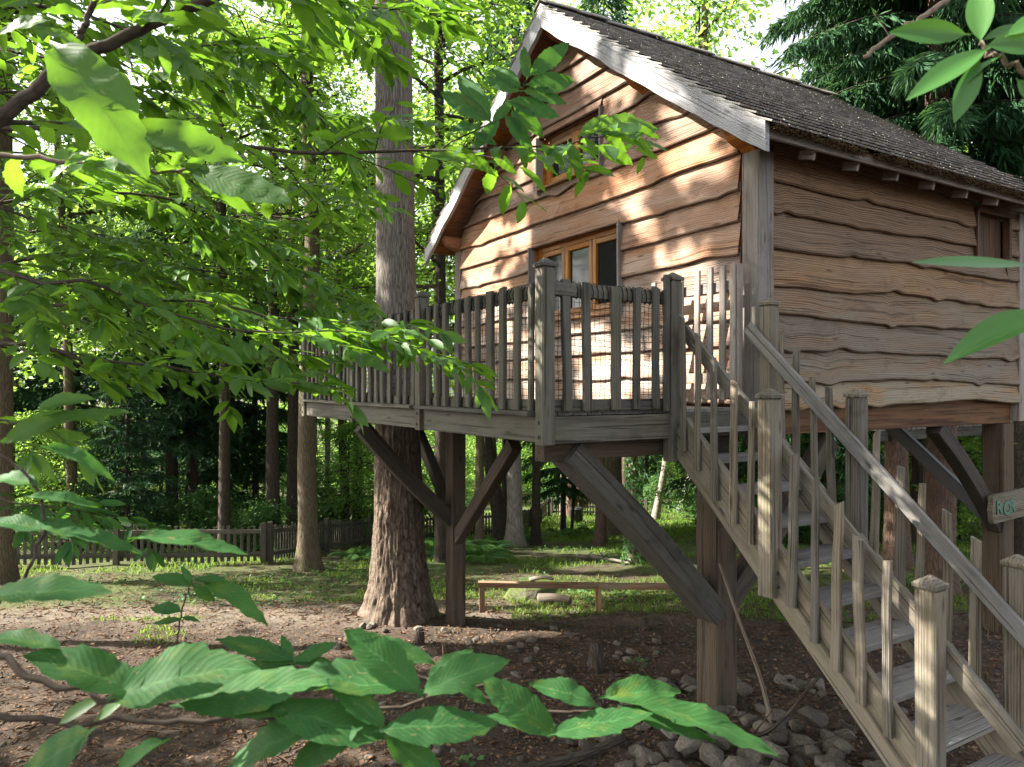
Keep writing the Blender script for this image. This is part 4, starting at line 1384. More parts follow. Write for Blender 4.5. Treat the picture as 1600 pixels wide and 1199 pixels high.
# trunks that can be told apart in the photograph
T = [
 ('spruce_tree', 'tall spruce with hanging branches above the far end of the shingle roof', 1466, 11.6, 0.46, 15, 'bark_red', 'spruce_hang', 6.3, 1.0, 0.4, {}),
 ('spruce_tree', 'dark spruce trunk seen between the stair balusters under the treehouse floor', 1402, 14.6, 0.46, 15, 'bark_red', 'spruce_hang', 8.0, 0.8, 1.3, {}),
 ('beech_tree', 'slender tree with a mossy olive trunk beside the far end of the deck', 482, 15.2, 0.41, 11, 'bark_moss', 'beech', 7.0, 0.8, 2.0, dict(flare=1.7)),
 ('beech_tree', 'left trunk of a close pair rising behind the mossy olive trunk', 428, 21, 0.40, 14, 'bark_dark', 'beech', 7.2, 1.0, 0.0, dict(lean=-0.004)),
 ('beech_tree', 'right trunk of a close pair rising behind the mossy olive trunk', 458, 22, 0.42, 14, 'bark_dark', 'beech2', 7.6, 1.0, 1.0, {}),
 ('pine_tree', 'brown trunk cut by the left edge of the picture', 6, 13.5, 0.36, 14, 'bark_moss', 'beech', 8.0, 0.85, 2.5, {}),
 ('spruce_tree', 'blackish straight trunk standing behind the left fence', 268, 23, 0.40, 13, 'bark_dark', 'spruce_dark', 2.2, 1.0, 0.5, {}),
 ('spruce_tree', 'blackish leaning trunk behind the left fence, beside a straight one', 312, 23.5, 0.36, 13, 'bark_dark', 'spruce_dark', 2.8, 1.0, 1.9, dict(lean=-0.09)),
 ('spruce_tree', 'thin dark spruce between the leaning trunk and the close pair', 398, 26, 0.24, 12, 'bark_dark', 'spruce_dark', 1.4, 0.9, 2.9, {}),
 ('spruce_tree', 'pale grey trunk with bark flecks right of the deck stilt', 805, 21.5, 0.46, 15, 'bark_pale', 'spruce', 6.0, 0.9, 0.1, dict(flare=1.7)),
 ('spruce_tree', 'charred looking leaning trunk beside the pale grey trunk', 787, 24, 0.52, 6.5, 'bark_dark', None, None, 1.0, 0.0, dict(lean=-0.17)),
 ('spruce_tree', 'upright dark trunk close behind the pale grey trunk', 792, 27, 0.42, 13, 'bark_dark', 'spruce', 4.6, 1.0, 0.6, {}),
 ('spruce_tree', 'thin dark green spruce right of the pale grey trunk', 837, 22, 0.28, 12, 'bark_dark', 'spruce', 3.4, 0.85, 1.4, {}),
 ('pole_tree', 'thin straight dark stem left of the leaning blackish trunk', 222, 25, 0.2, 12, 'bark_dark', 'under', 6.0, 1.0, 0.5, {}),
 ('pole_tree', 'thin dark stem midway between the leaning blackish trunk and the close pair', 352, 28, 0.24, 13, 'bark_dark', 'under', 6.5, 1.1, 0.9, dict(lean=0.02)),
 ('pole_tree', 'thin grey stem just right of the mossy olive trunk', 512, 27, 0.22, 13, 'bark_pale', 'under', 6.5, 1.1, 2.9, {}),
 ('pole_tree', 'thin dark stem midway between the mossy olive trunk and the fir', 538, 24, 0.22, 12, 'bark_dark', 'under', 6.0, 1.0, 1.9, dict(lean=-0.02)),
 ('pole_tree', 'dark stem with rough bark at the left flank of the fir trunk', 557, 26, 0.34, 13, 'bark_dark', 'under', 6.5, 1.1, 1.2, {}),
 ('pine_tree', 'slim reddish trunk under the big timber brace', 938, 22, 0.34, 13, 'bark_red', 'spruce', 5.4, 0.9, 2.2, dict(lean=0.02)),
 ('pine_tree', 'thick mossy trunk just behind the slim reddish trunk', 960, 25, 0.58, 14, 'bark_moss', 'beech2', 6.0, 1.0, 0.2, {}),
 ('pine_tree', 'broad brown trunk half hidden by the big timber brace', 978, 29, 0.66, 14, 'bark_red', 'beech', 7.0, 1.0, 0.9, {}),
 ('birch_tree', 'pale leaning trunk in the sunlit wood left of the stairs', 1024, 33, 0.34, 11, 'bark_pale', 'under', 3.6, 1.0, 0.3, dict(lean=0.16)),
 ('birch_tree', 'pale crooked trunk standing close to the dark stilt by the stairs', 1066, 36, 0.48, 11, 'bark_pale', 'under', 4.0, 1.1, 1.7, dict(lean=0.05, bend=0.6)),
 ('beech_tree', 'dark tree standing behind the stilt at the right edge of the picture', 1600, 15.5, 0.35, 11, 'bark_dark', 'beech2', 5.0, 0.9, 0.5, {}),
 ('pine_tree', 'reddish pine trunk deep in the wood behind the fence corner', 893, 36, 0.52, 15, 'bark_red', 'beech2', 7.5, 1.1, 0.5, {}),
]
for (nm, lb, px, d, dia, H, bk, cr, cz, cs, rot, kw) in T:
    tree(nm, lb, px, d, dia, H, bk, cr, cz, cs, rot, **kw)

# ivy covered trunk
iv = tree('ivy_tree', 'slender trunk wrapped in ivy in front of the big timber brace', 990, 15.8, 0.24, 9, 'bark_moss', 'under', 5.2, 0.8, 0.4)
rg = np.random.default_rng(12)
n = 2600
az, hz = rg.uniform(0, 6.28, n), rg.uniform(0.05, 6.0, n) ** 0.97
p0 = np.array(iv.location)
rr_ = 0.16 + 0.10 * np.exp(-hz / 0.3) + rg.uniform(0, 0.055, n)
Pp = np.stack([p0[0] + np.cos(az) * rr_, p0[1] + np.sin(az) * rr_, p0[2] + hz], 1)
Nn = np.stack([np.cos(az), np.sin(az), rg.uniform(0, .6, n)], 1)
Dd = rg.normal(0, .5, (n, 3)); Dd[:, 2] -= 1.0
link('ivy', leafmesh('ivy', Pp, Dd, Nn, rg.uniform(0.05, 0.10, n), rg.random(n), T_TRI, wid=np.full(n, 1.5)), M['leaf_dark'], iv)

# trees of the wood behind
rnd_ = random.Random(41)
def clear(px, d):
    return True
WOOD = [('beech', 'beech', 'tall leafy beech in the bright wood beyond the fence', 'leafy trees deep in the wood', 'bark_dark', 13, 5.2, 0.30),
        ('beech2', 'beech', 'tall leafy beech in the bright wood beyond the fence', 'leafy trees deep in the wood', 'bark_moss', 12, 4.6, 0.28),
        ('under', 'sapling', 'young light green tree with low branches beyond the fence', 'young trees of the understory', 'bark_dark', 5.0, 0.3, 0.10),
        ('under_dark', 'sapling', 'young light green tree with low branches beyond the fence', 'young trees of the understory', 'bark_dark', 4.2, 0.3, 0.10)]
def wood_tree(k, px, d, s=1.0):
    cr, nm, lb, gp, bk, H, cz, dia = WOOD[k]
    tree(nm + '_tree', lb, px, d, dia * s, H * s, bk, cr, cz * s, s, rnd_.uniform(0, 6.28), group=gp, lean=rnd_.uniform(-.05, .05), ns=8, flare=1.3)
for i in range(30):                         # high crowns
    d = rnd_.uniform(60, 80)
    px = -250 + 2200 * (i + rnd_.random()) / 30
    wood_tree(i % 2, px, d, rnd_.uniform(1.9, 2.6))
for (px, d, s_) in ((905, 40, 2.3), (1085, 47, 2.7), (1010, 56, 2.8), (820, 50, 2.5)):
    wood_tree(1, px, d, s_)
for i in range(64):                         # understory
    d = rnd_.uniform(24, 46)
    px = rnd_.uniform(-200, 1850)
    if 610 < px < 1090 and d < 42: d += 18
    if 180 < px < 480 and d < 34: d += 12
    wood_tree(2 + (i % 6 == 0), px, d, rnd_.uniform(0.7, 1.25))
for (px, d, k, s) in ((690, 16.5, 0, 1.05), (350, 18, 0, 1.0), (120, 19, 1, 1.0), (750, 21, 1, 1.0),
                      (1700, 18, 1, 1.0), (1560, 22, 0, 1.0), (1250, 26, 1, 1.15), (1120, 30, 0, 1.2), (1420, 24, 2, 1.1), (1500, 20, 2, 1.1), (1620, 17, 2, 1.0), (1340, 24, 2, 1.0), (1180, 24, 2, 1.1)):
    wood_tree(k, px, d, s)
for (px, d, k, s) in ((20, 18.5, 2, .7), (95, 21, 2, .8), (165, 23, 2, .7), (545, 23, 2, .75), (590, 27, 2, 1.0), (700, 32, 2, 1.1), (1110, 27, 2, .9), (1200, 30, 2, 1.1)):
    wood_tree(k, px, d, s)
for i in range(46):                         # bare pole stems
    d = rnd_.uniform(26, 58); px = rnd_.uniform(-50, 1750)
    tree('pole_tree', 'thin bare pole of a young tree deep in the wood', px, d, rnd_.uniform(0.10, 0.24), rnd_.uniform(8, 12), rnd_.choice(['bark_dark', 'bark_pale', 'bark_moss', 'bark_red']), None, group='bare poles deep in the wood', lean=rnd_.uniform(-.07, .07), ns=7, flare=1.2, top=0.6)
for i, (px, d, s) in enumerate(((120, 24, 1.0), (200, 19.5, 0.55), (350, 27, 0.9), (-60, 22, 1.0), (45, 27, 1.0), (-150, 26, 1.0), (300, 31, 1.0))):
    tree('spruce_tree', 'dark dense spruce with branches almost to the ground behind the left fence', px, d, 0.26 * s, 12.5 * s, 'bark_dark', 'spruce_dark', 0.2, s, i * 1.1, group='dark spruces behind the left fence', ns=8)
for i, (px, d, s) in enumerate(((880, 27, 0.8), (1150, 21, 1.0), (1290, 19, 0.9), (1540, 28, 1.0), (1010, 40, 1.0), (1680, 24, 1.1), (1230, 40, 1.3), (1380, 34, 1.3))):
    tree('spruce_tree', 'mid green spruce with drooping branches in the wood behind the treehouse', px, d, 0.26 * s, 13.5 * s, 'bark_dark', 'spruce', 0.2, s, i * 1.7, group='green spruces behind the treehouse', ns=8)

# far edge of the wood: a mass nobody could count
def far_wood():
    rg = np.random.default_rng(5)
    n = 52000
    d = rg.uniform(62, 100, n)
    u = rg.uniform(-1.35, 1.35, n)
    X = u * d
    wx, wy = CT * X + ST * d, -ST * X + CT * d
    hmax = np.array([11 + 6 * noise.noise((a * 0.09, b * 0.06, 3)) for a, b in zip(wx, wy)])
    hz = rg.random(n) ** 0.8 * hmax
    keep = np.array([noise.noise((a * 0.22, b * 0.22, c * 0.28)) > -0.12 for a, b, c in zip(wx, wy, hz)])
    P = np.stack([wx, wy, hz + EYE - 8.0], 1)[keep]
    m = len(P)
    D = rg.normal(0, 1, (m, 3)); D[:, 2] *= 0.4
    N = rg.normal(0, .5, (m, 3)); N[:, 2] += 1
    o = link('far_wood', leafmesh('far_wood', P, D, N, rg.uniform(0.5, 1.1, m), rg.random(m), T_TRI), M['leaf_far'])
    tag(o, 'bright leafy mass closing off the far end of the wood', 'woodland', kind='stuff')
far_wood()

# unseen crowns added to shape the light, with gaps cut towards chosen spots
LIT = [((5.0, 5.1, 3.75), .3), ((5.0, 4.9, 3.1), .3), ((5.0, 6.4, 2.95), .4), ((5.0, 7.6, 3.1), .35), ((5.0, 4.95, 5.05), .18), ((5.0, 5.9, 4.75), .12), ((5.0, 8.9, 4.9), .25),
       ((5.0, 8.0, 4.75), .12), ((5.0, 6.2, 6.3), .3), ((4.69, 5.3, 5.8), .15), ((4.69, 6.6, 6.7), .2), ((4.69, 8.0, 6.2), .4), ((4.69, 9.5, 5.0), .3),
       ((3.0, 8.1, 0.6), .5), ((3.2, 8.5, 0.9), .6), ((3.1, 8.3, 0.2), .6), ((3.2, 8.6, 4.2), .15), ((3.2, 8.6, 5.6), .12), ((6.0, 4.3, 6.1), .4), ((7.0, 4.6, 5.2), .5), ((4.8, 4.6, 3.6), .12)]
for (px, py, r_) in ((560, 985, .45), (610, 975, .4), (640, 975, .3), (880, 925, 1.0), (1010, 915, 1.0), (820, 940, .5), (940, 885, .5), (1180, 890, .8), (860, 905, .8), (900, 862, .5), (480, 975, .3), (400, 935, .2), (290, 985, .18), (1240, 890, .8), (520, 1010, .25), (430, 1000, .15), (1000, 840, .5), (170, 930, .15), (110, 965, .12)):
    LIT.append((tuple(on_slope(px, py)), r_))
for (px, py, d, r_) in ((1215, 910, 4.85, .03), (1300, 1050, 4.5, .04), (1262, 985, 4.7, .05), (1480, 700, 4.7, .05)):
    LIT.append((tuple(W(px, py, d)), r_ - .12))
for (px, py, d, r_) in ((140, 140, 1.4, .1), (285, 215, 1.5, .08), (385, 290, 1.6, .08), (250, 25, 1.7, .08), (300, 95, 4.4, .15), (470, 60, 4.5, .2), (520, 20, 3.1, .15), (180, 330, 4.2, .1), (330, 420, 3.6, .1), (90, 90, 4.4, .15), (420, 190, 5.2, .15), (600, 200, 5.3, .15), (560, 520, 3.6, .08), (860, 120, 3.0, .06), (960, 200, 3.05, .06), (720, 130, 3.0, .06), (60, 720, 1.2, .02), (1500, 60, 1.15, .04)):
    LIT.append((tuple(W(px, py, d)), max(.2, r_)))
SHADE = [(tuple(W(px, py, d)), r_) for (px, py, d, r_) in ((100, 1080, 1.05, .5), (350, 1100, 1.05, .5), (620, 1090, 1.05, .5), (950, 1110, 1.27, .45), (1250, 850, 4.9, 1.0), (1420, 1050, 4.2, .9), (1120, 640, 5.6, .7), (700, 1080, 6.0, .8), (1000, 1050, 6.2, 1.0), (850, 560, 5.2, .6))]
E1 = SUN.cross(Vector((0, 0, 1))).normalized(); E2 = SUN.cross(E1).normalized()
def sunlit(P):
    P = np.asarray(P)
    e1, e2 = np.array(E1), np.array(E2)
    a, b = P @ e1, P @ e2
    open_ = np.array([0.75 * noise.noise((x * 0.85, y * 0.85, 2.2)) + 0.45 * noise.noise((x * 2.3, y * 2.3, 9.1)) > 0.23 for x, y in zip(a, b)])
    for (c, r_) in SHADE:
        c = np.array(c)
        open_ &= ((a - c @ e1) ** 2 + (b - c @ e2) ** 2) > r_ * r_
    for (c, r_) in LIT:
        c = np.array(c)
        open_ |= ((a - c @ e1) ** 2 + (b - c @ e2) ** 2) < (r_ + 0.2) ** 2 * (0.85 + 0.25 * np.sin(a * 9 + b * 7))
    return open_
def canopy_tree(x, d, seed, H, n, rx, rz, zc):
    rg = np.random.default_rng(seed)
    X, Y = XY(x, d)
    t = tree('shade_tree', 'unseen chestnut on the left, its crown added and shaped to dapple the clearing', 0, d, 0.36, H * 0.5, 'bark_dark', pos=XY(x - 3.0, d + 4.0), group='unseen chestnuts shaping the light on the sunny side')
    q = rg.normal(0, 1, (n, 3)); q /= np.linalg.norm(q, axis=1)[:, None]
    q *= rg.random(n)[:, None] ** 0.5
    P = q * np.array((rx, rx, rz)) + np.array((X, Y, zc))
    P = P + rg.normal(0, .15, (n, 3))
    P = P[~sunlit(P)]
    # nothing hangs into the picture
    cx, cdp = CT * P[:, 0] - ST * P[:, 1], ST * P[:, 0] + CT * P[:, 1]
    inpic = (cdp > 0.3) & (cx / np.maximum(cdp, .3) > -0.70) & ((P[:, 2] - EYE) / np.maximum(cdp, .3) < 0.47)
    P = P[~inpic]
    m = len(P)
    D = rg.normal(0, 1, (m, 3)); D[:, 2] = D[:, 2] * .4 - .2
    N = rg.normal(0, .5, (m, 3)); N[:, 2] += 1
    link('crown', leafmesh('crown', P, D, N, rg.uniform(0.18, 0.34, m), rg.random(m), T_TRI), M['leaf_mid'], t)
canopy_tree(-10.0, 9.6, 1, 14, 18000, 4.4, 4.4, 10.8)
canopy_tree(-9.8, 4.4, 2, 13, 16000, 4.2, 4.2, 9.8)
canopy_tree(-9.5, -0.6, 3, 12, 12000, 4.2, 4.0, 9.2)
canopy_tree(-14.5, 15.0, 4, 13, 11000, 4.4, 4.2, 10.5)
canopy_tree(-10.2, 1.7, 7, 13, 13000, 3.4, 3.4, 9.6)
canopy_tree(-16.0, 6.8, 5, 16, 13000, 5.0, 5.0, 15.0)
canopy_tree(-5.2, 4.4, 6, 11, 9000, 2.8, 2.2, 8.0)

def prune(o):  # opens nearby crowns along the sun rays to the lit spots
    me = o.data
    nv = len(me.vertices); co = np.empty(nv * 3, np.float32); me.vertices.foreach_get('co', co); co = co.reshape(-1, 3)
    mw = np.array(o.matrix_world)
    wco = co @ mw[:3, :3].T + mw[:3, 3]
    nf = len(me.polygons); ix = np.empty(nf * 3, np.int32); me.loops.foreach_get('vertex_index', ix); ix = ix.reshape(-1, 3)
    lv = np.empty(nv * 3, np.float32); me.attributes['luv'].data.foreach_get('vector', lv)
    c = wco[ix].mean(1)
    e1, e2 = np.array(E1), np.array(E2)
    a, b = c @ e1, c @ e2
    bad = np.zeros(nf, bool)
    for (t_, r_) in LIT:
        t_ = np.array(t_)
        bad |= (((a - t_ @ e1) ** 2 + (b - t_ @ e2) ** 2) < (r_ + 0.15) ** 2) & (((c - t_) @ np.array(SUN)) > 0.5)
    if bad.sum() == 0: return
    k = np.unique(ix[~bad]); mp = np.full(nv, -1); mp[k] = np.arange(len(k))
    m2 = np_mesh('crown', co[k], mp[ix[~bad]], lv.reshape(-1, 3)[k])
    m2.materials.append(me.materials[0])
    o.data = m2
bpy.context.view_layer.update()
for o in [q for q in COL.objects if q.name.split('.')[0] == 'crown']:
    w = o.matrix_world.translation
    if 5 < ST * w.x + CT * w.y < 24: prune(o)
#@@END3
# ------------------------------------------------------------------ leafy boughs reaching into the picture
def bough(name, label, ctrl, r0, r1, ntw, twl, ll, seed, mat='leaf_near', tpl=None, t0=0.05, dens=1.0, stem='twig', droop=0.18, extra=(), group=None, endleaf=True, spread=0.85, updn=(-.25, .15), nojit=0.45):
    """ctrl: points (px, py, depth); extra: explicit leaves (px, py, d, px, py, d, tilt)"""
    rg = random.Random(seed)
    P, D, N, L, Wd = [], [], [], [], []
    stemp = catmull([W(*c) for c in ctrl], 28)
    t = thing(name, label, 'branch', stemp[0], group)
    mb = MB(seed)
    rad = [r0 + (r1 - r0) * (i / 28) ** 0.8 for i in range(29)]
    stemp = [p + Vector([0.012 * noise.noise((i * .5, seed, q)) for q in range(3)]) for i, p in enumerate(stemp)]
    mb.tube(stemp, rad, 7, bump=0.08)
    Z = Vector((0, 0, 1))
    def put(p, d, l, nrm=None):
        n_ = nrm or (Z + Vector([rg.gauss(0, nojit) for _ in range(3)]))
        P.append(tuple(p)); D.append(tuple(d)); N.append(tuple(n_)); L.append(l); Wd.append(rg.uniform(0.85, 1.15))
    def leafrun(pts, l, first=0.15):
        tot = sum((b_ - a_).length for a_, b_ in zip(pts, pts[1:]))
        step = max(0.016, l * 0.33 / dens)
        s, k = tot * first, rg.randrange(2)
        while s < tot:
            f = s / tot * (len(pts) - 1); i = min(int(f), len(pts) - 2); f -= i
            p = pts[i] * (1 - f) + pts[i + 1] * f
            tg = (pts[i + 1] - pts[i]).normalized()
            sd = tg.cross(Z); sd = sd.normalized() if sd.length > 1e-3 else Vector((1, 0, 0))
            q = 1 if k % 2 else -1
            d = tg * rg.uniform(0.35, 0.8) + sd * q * rg.uniform(0.5, 1.0) + Z * rg.uniform(-0.32, 0.12)
            put(p, d, l * rg.uniform(0.6, 1.1) * (1.05 - 0.15 * s / tot))
            k += 1; s += step * rg.uniform(0.7, 1.3)
        if endleaf:
            tg = (pts[-1] - pts[-2]).normalized()
            for q in (-0.5, 0.1, 0.55):
                sd = tg.cross(Z).normalized()
                put(pts[-1], tg + sd * q + Z * rg.uniform(-.3, .1), l * rg.uniform(0.75, 1.15))
    for k in range(ntw):
        u = t0 + (1 - t0) * (k + rg.uniform(0.1, 0.9)) / ntw
        f = u * 28; i = min(int(f), 27); f -= i
        p = stemp[i] * (1 - f) + stemp[i + 1] * f
        tg = (stemp[i + 1] - stemp[i]).normalized()
        sd = tg.cross(Z); sd = sd.normalized() if sd.length > 1e-3 else Vector((1, 0, 0))
        q = 1 if k % 2 else -1
        d = (tg * rg.uniform(0.4, 0.9) + sd * q * rg.uniform(0.4, 1.0) * spread + Z * rg.uniform(*updn)).normalized()
        l = twl * rg.uniform(0.5, 1.2) * (1.1 - 0.5 * u)
        pts = [p]
        for s in range(5):
            d = (d + Vector([rg.gauss(0, 0.10) for _ in range(3)]) + Z * (-droop * 0.25)).normalized()
            pts.append(pts[-1] + d * (l / 5))
        rr0 = max(0.0016, rad[i] * 0.45)
        mb.tube(pts, [rr0 * (1 - 0.15 * s) for s in range(6)], 5, cap=False)
        leafrun(pts, ll)
    if endleaf and ntw:
        leafrun(stemp[20:], ll)
    for e in extra:
        a_, b_ = W(*e[0:3]), W(*e[3:6])
        view = (Vector((0, 0, EYE)) - a_).normalized()
        nrm = view * math.cos(R(e[6])) + Z * math.sin(R(e[6]))
        P.append(tuple(a_)); D.append(tuple(b_ - a_)); N.append(tuple(nrm)); L.append((b_ - a_).length * 1.03); Wd.append(e[7] if len(e) > 7 else 1.0)
        if len(e) > 8:
            sp = W(*e[8:11]); mb.tube([sp, (sp + a_) / 2 + Vector((0, 0, 0.004)), a_], [0.0022, 0.0018, 0.0013], 5, cap=False)
    mb.build('stem', M[stem], t, True)
    o = link('leaves', leafmesh('leaves', P, D, N, L, [rg.random() for _ in P], tpl or T_MID, smooth=True, wid=Wd, curl=[rg.uniform(0.2, 2.0) for _ in P], irr=0.007 if tpl is T_NEAR else 0.0), M[mat], t)
    return t

# high and middle boughs of the chestnut on the left
BL = lambda s: s
bough('leafy_branch', 'thick bare brown branch crossing the top left corner with big sunlit leaves', [(-60, 240, 1.9), (90, 112, 1.9), (230, 42, 1.95), (420, -40, 2.0)], 0.021, 0.012, 3, 0.30, 0.16, 1, tpl=T_NEAR, extra=[
    (88, 78, 1.45, 208, 202, 1.35, 25, 1.15), (200, 205, 1.5, 362, 222, 1.5, 30, 1.0), (215, 28, 1.7, 272, 24, 1.7, 40), (75, 32, 1.7, -10, 40, 1.7, 40), (60, 45, 1.7, 130, 60, 1.7, 40, .8), (250, 70, 1.8, 265, 112, 1.8, 20)])
bough('twig', 'dark forked twig rising to the top edge above the thick bare branch', [(112, 84, 1.85), (132, 40, 1.85), (158, -30, 1.85)], 0.009, 0.007, 2, 0.25, 0.14, 2, tpl=T_NEAR)
bough('leafy_branch', 'pale slender branch with long ribbed leaves in the upper left quarter', [(-60, 236, 1.5), (95, 252, 1.55), (220, 266, 1.6), (320, 268, 1.65)], 0.0062, 0.0035, 3, 0.16, 0.12, 3, tpl=T_NEAR, stem='twig_pale', extra=[
    (300, 268, 1.6, 445, 308, 1.55, 25, 0.9), (315, 268, 1.6, 395, 325, 1.6, 20, .9), (80, 252, 1.55, 112, 235, 1.55, 30, 1.6), (270, 262, 1.6, 285, 235, 1.6, 20, 1.4), (290, 266, 1.6, 318, 245, 1.6, 20, 1.4), (150, 245, 1.6, 60, 262, 1.6, 40)])
bough('leafy_branch', 'long dark branch running right until its bright leaf rosette hangs before the gable', [(-60, 202, 3.3), (200, 203, 3.2), (430, 236, 3.15), (600, 237, 3.1), (760, 232, 3.1), (880, 226, 3.1), (985, 203, 3.1)], 0.012, 0.0025, 20, 0.55, 0.165, 4, tpl=T_NEAR, dens=0.9, t0=0.02, endleaf=False, extra=[
    (905, 214, 3.05, 948, 178, 3.05, 20), (925, 207, 3.05, 1030, 184, 3.05, 30), (940, 206, 3.05, 980, 232, 3.05, 20), (912, 216, 3.05, 936, 242, 3.05, 10), (888, 222, 3.05, 908, 272, 3.05, 5), (868, 226, 3.05, 852, 258, 3.05, 10), (846, 227, 3.05, 880, 255, 3.05, 15), (815, 228, 3.05, 822, 262, 3.05, 5), (780, 232, 3.05, 774, 262, 3.05, 10), (985, 203, 3.05, 1015, 205, 3.05, 30, .8)])
bough('leafy_branch', 'forked shoot with a rosette of pale green toothed leaves just under the gable peak', [(680, 237, 3.1), (740, 205, 3.08), (785, 185, 3.05), (812, 150, 3.05), (824, 118, 3.05)], 0.004, 0.002, 0, 0.3, 0.15, 5, tpl=T_NEAR, mat='leaf_low', extra=[
    (823, 122, 3.0, 818, 74, 3.0, 10), (828, 118, 3.0, 888, 66, 3.0, 10), (825, 132, 3.0, 896, 126, 3.0, 15, 1.2), (819, 143, 3.0, 884, 152, 3.0, 25), (813, 136, 3.0, 770, 104, 3.0, 10, 1.2), (812, 142, 3.0, 758, 122, 3.0, 20), (802, 160, 3.0, 846, 210, 3.0, 10), (795, 158, 3.0, 872, 178, 3.0, 25),
    (766, 190, 3.0, 716, 112, 3.0, 10), (764, 188, 3.0, 692, 142, 3.0, 25), (770, 190, 3.0, 800, 158, 3.0, 10), (750, 200, 3.0, 700, 195, 3.0, 35), (800, 172, 3.0, 812, 205, 3.0, 5), (780, 188, 3.0, 742, 230, 3.0, 15), (790, 182, 3.0, 830, 230, 3.0, 15), (738, 208, 3.0, 775, 222, 3.0, 25)])
spec = [
 ([(-80, 330, 4.2), (150, 300, 4.2), (320, 330, 4.4), (470, 425, 4.6)], 30, 0.7, 0.15, 'dense spray of leaves crossing the left side at the height of the upper window'),
 ([(-80, 60, 4.4), (120, 95, 4.4), (330, 70, 4.5), (560, 40, 4.6)], 30, 0.7, 0.155, 'dense spray of leaves along the top edge left of the fir trunk'),
 ([(-80, 140, 5.2), (150, 150, 5.2), (380, 165, 5.3), (640, 190, 5.4)], 36, 0.8, 0.155, 'layered spray of leaves whose tip crosses the fir trunk high up'),
 ([(180, -90, 4.6), (330, 30, 4.7), (450, 120, 4.8), (545, 250, 5.0)], 18, 0.7, 0.165, 'hanging spray of leaves beside the fir trunk near the top edge'),
 ([(-80, 300, 5.6), (120, 360, 5.6), (300, 380, 5.8), (520, 330, 6.0)], 34, 0.8, 0.15, 'broad spray of leaves in shade behind the long dark branch'),
 ([(-80, 395, 3.4), (60, 440, 3.3), (140, 442, 3.3), (270, 492, 3.4), (400, 520, 3.5), (560, 520, 3.6), (735, 570, 3.7)], 26, 0.48, 0.155, 'long low bough whose flat leaf fans hang in front of the deck railing'),
 ([(-80, 470, 3.7), (150, 478, 3.7), (300, 470, 3.8), (460, 500, 3.9), (640, 505, 4.0)], 22, 0.5, 0.155, 'flat bough with dark leaves at the height of the railing top'),
 ([(-80, 538, 3.0), (60, 540, 3.0), (130, 562, 3.05), (250, 572, 3.1), (380, 594, 3.2), (500, 600, 3.3)], 14, 0.36, 0.14, 'bare dark bough with few leaves below the railing height'),
 ([(-80, 430, 4.6), (100, 400, 4.6), (300, 420, 4.8), (560, 470, 5.0)], 34, 0.7, 0.15, 'shady flat bough passing left of the fir trunk'),
 ([(-80, 20, 3.0), (60, 10, 3.0), (180, 40, 3.1), (330, 120, 3.2)], 12, 0.45, 0.16, 'spray of large leaves in the top left corner'),
 ([(-80, 230, 6.2), (150, 250, 6.2), (350, 270, 6.4), (560, 300, 6.6)], 34, 0.9, 0.155, 'far spray of leaves showing between the long dark branch and the low boughs'),
 ([(-80, 520, 5.0), (120, 500, 5.0), (320, 540, 5.2), (520, 560, 5.4)], 26, 0.7, 0.145, 'dim lower spray of leaves left of the deck under the long low bough'),
 ([(330, -90, 3.0), (450, -30, 3.0), (560, 10, 3.1), (690, 20, 3.2)], 12, 0.40, 0.17, 'row of bright leaves hanging from the top edge over the fir trunk'),
]
for k, (ct, nt_, tl_, ll_, lb) in enumerate(spec):
    bough('leafy_branch', lb, ct, 0.012, 0.003, nt_, tl_, ll_, 20 + k, tpl=T_MID if k not in (5, 9, 12) else T_NEAR, dens=1.25)
# low growth at the left edge
bough('leafy_branch', 'small leafy sprig at the left edge below the bare dark bough', [(-60, 640, 2.0), (40, 665, 2.0), (110, 655, 2.0)], 0.004, 0.002, 3, 0.16, 0.11, 50, tpl=T_NEAR, extra=[(60, 640, 1.9, 130, 612, 1.9, 40), (75, 650, 1.9, 195, 640, 1.9, 65), (10, 690, 1.9, 95, 640, 1.9, 30)])
bough('leafy_branch', 'blurred leaves on a thin curved stem low at the left edge', [(-20, 960, 1.15), (50, 880, 1.15), (68, 800, 1.15), (40, 740, 1.15), (-30, 690, 1.15)], 0.0035, 0.002, 0, 0.1, 0.1, 51, tpl=T_NEAR, mat='leaf_low', extra=[
    (70, 700, 1.12, 172, 722, 1.12, 55, .8), (45, 775, 1.12, 150, 775, 1.15, 70), (90, 830, 1.12, 215, 842, 1.12, 70, .8), (212, 842, 1.12, 378, 834, 1.15, 72, .9), (75, 830, 1.15, -20, 800, 1.15, 60), (-20, 935, 1.0, 155, 905, 1.0, 55, 0.9), (60, 760, 1.15, -20, 730, 1.15, 50), (130, 845, 1.12, 60, 800, 1.15, 60)])
bough('leafy_branch', 'green shrub leaves at the left edge in front of the picket fence', [(-60, 800, 3.4), (60, 790, 3.4), (140, 800, 3.4)], 0.005, 0.002, 7, 0.34, 0.12, 52, mat='leaf_low', tpl=T_MID)
bough('leafy_branch', 'green shrub sprig with drooping leaves hanging over the picket fence', [(-40, 770, 4.2), (120, 808, 4.2), (250, 822, 4.3)], 0.005, 0.002, 7, 0.30, 0.13, 53, mat='leaf_low', tpl=T_MID)
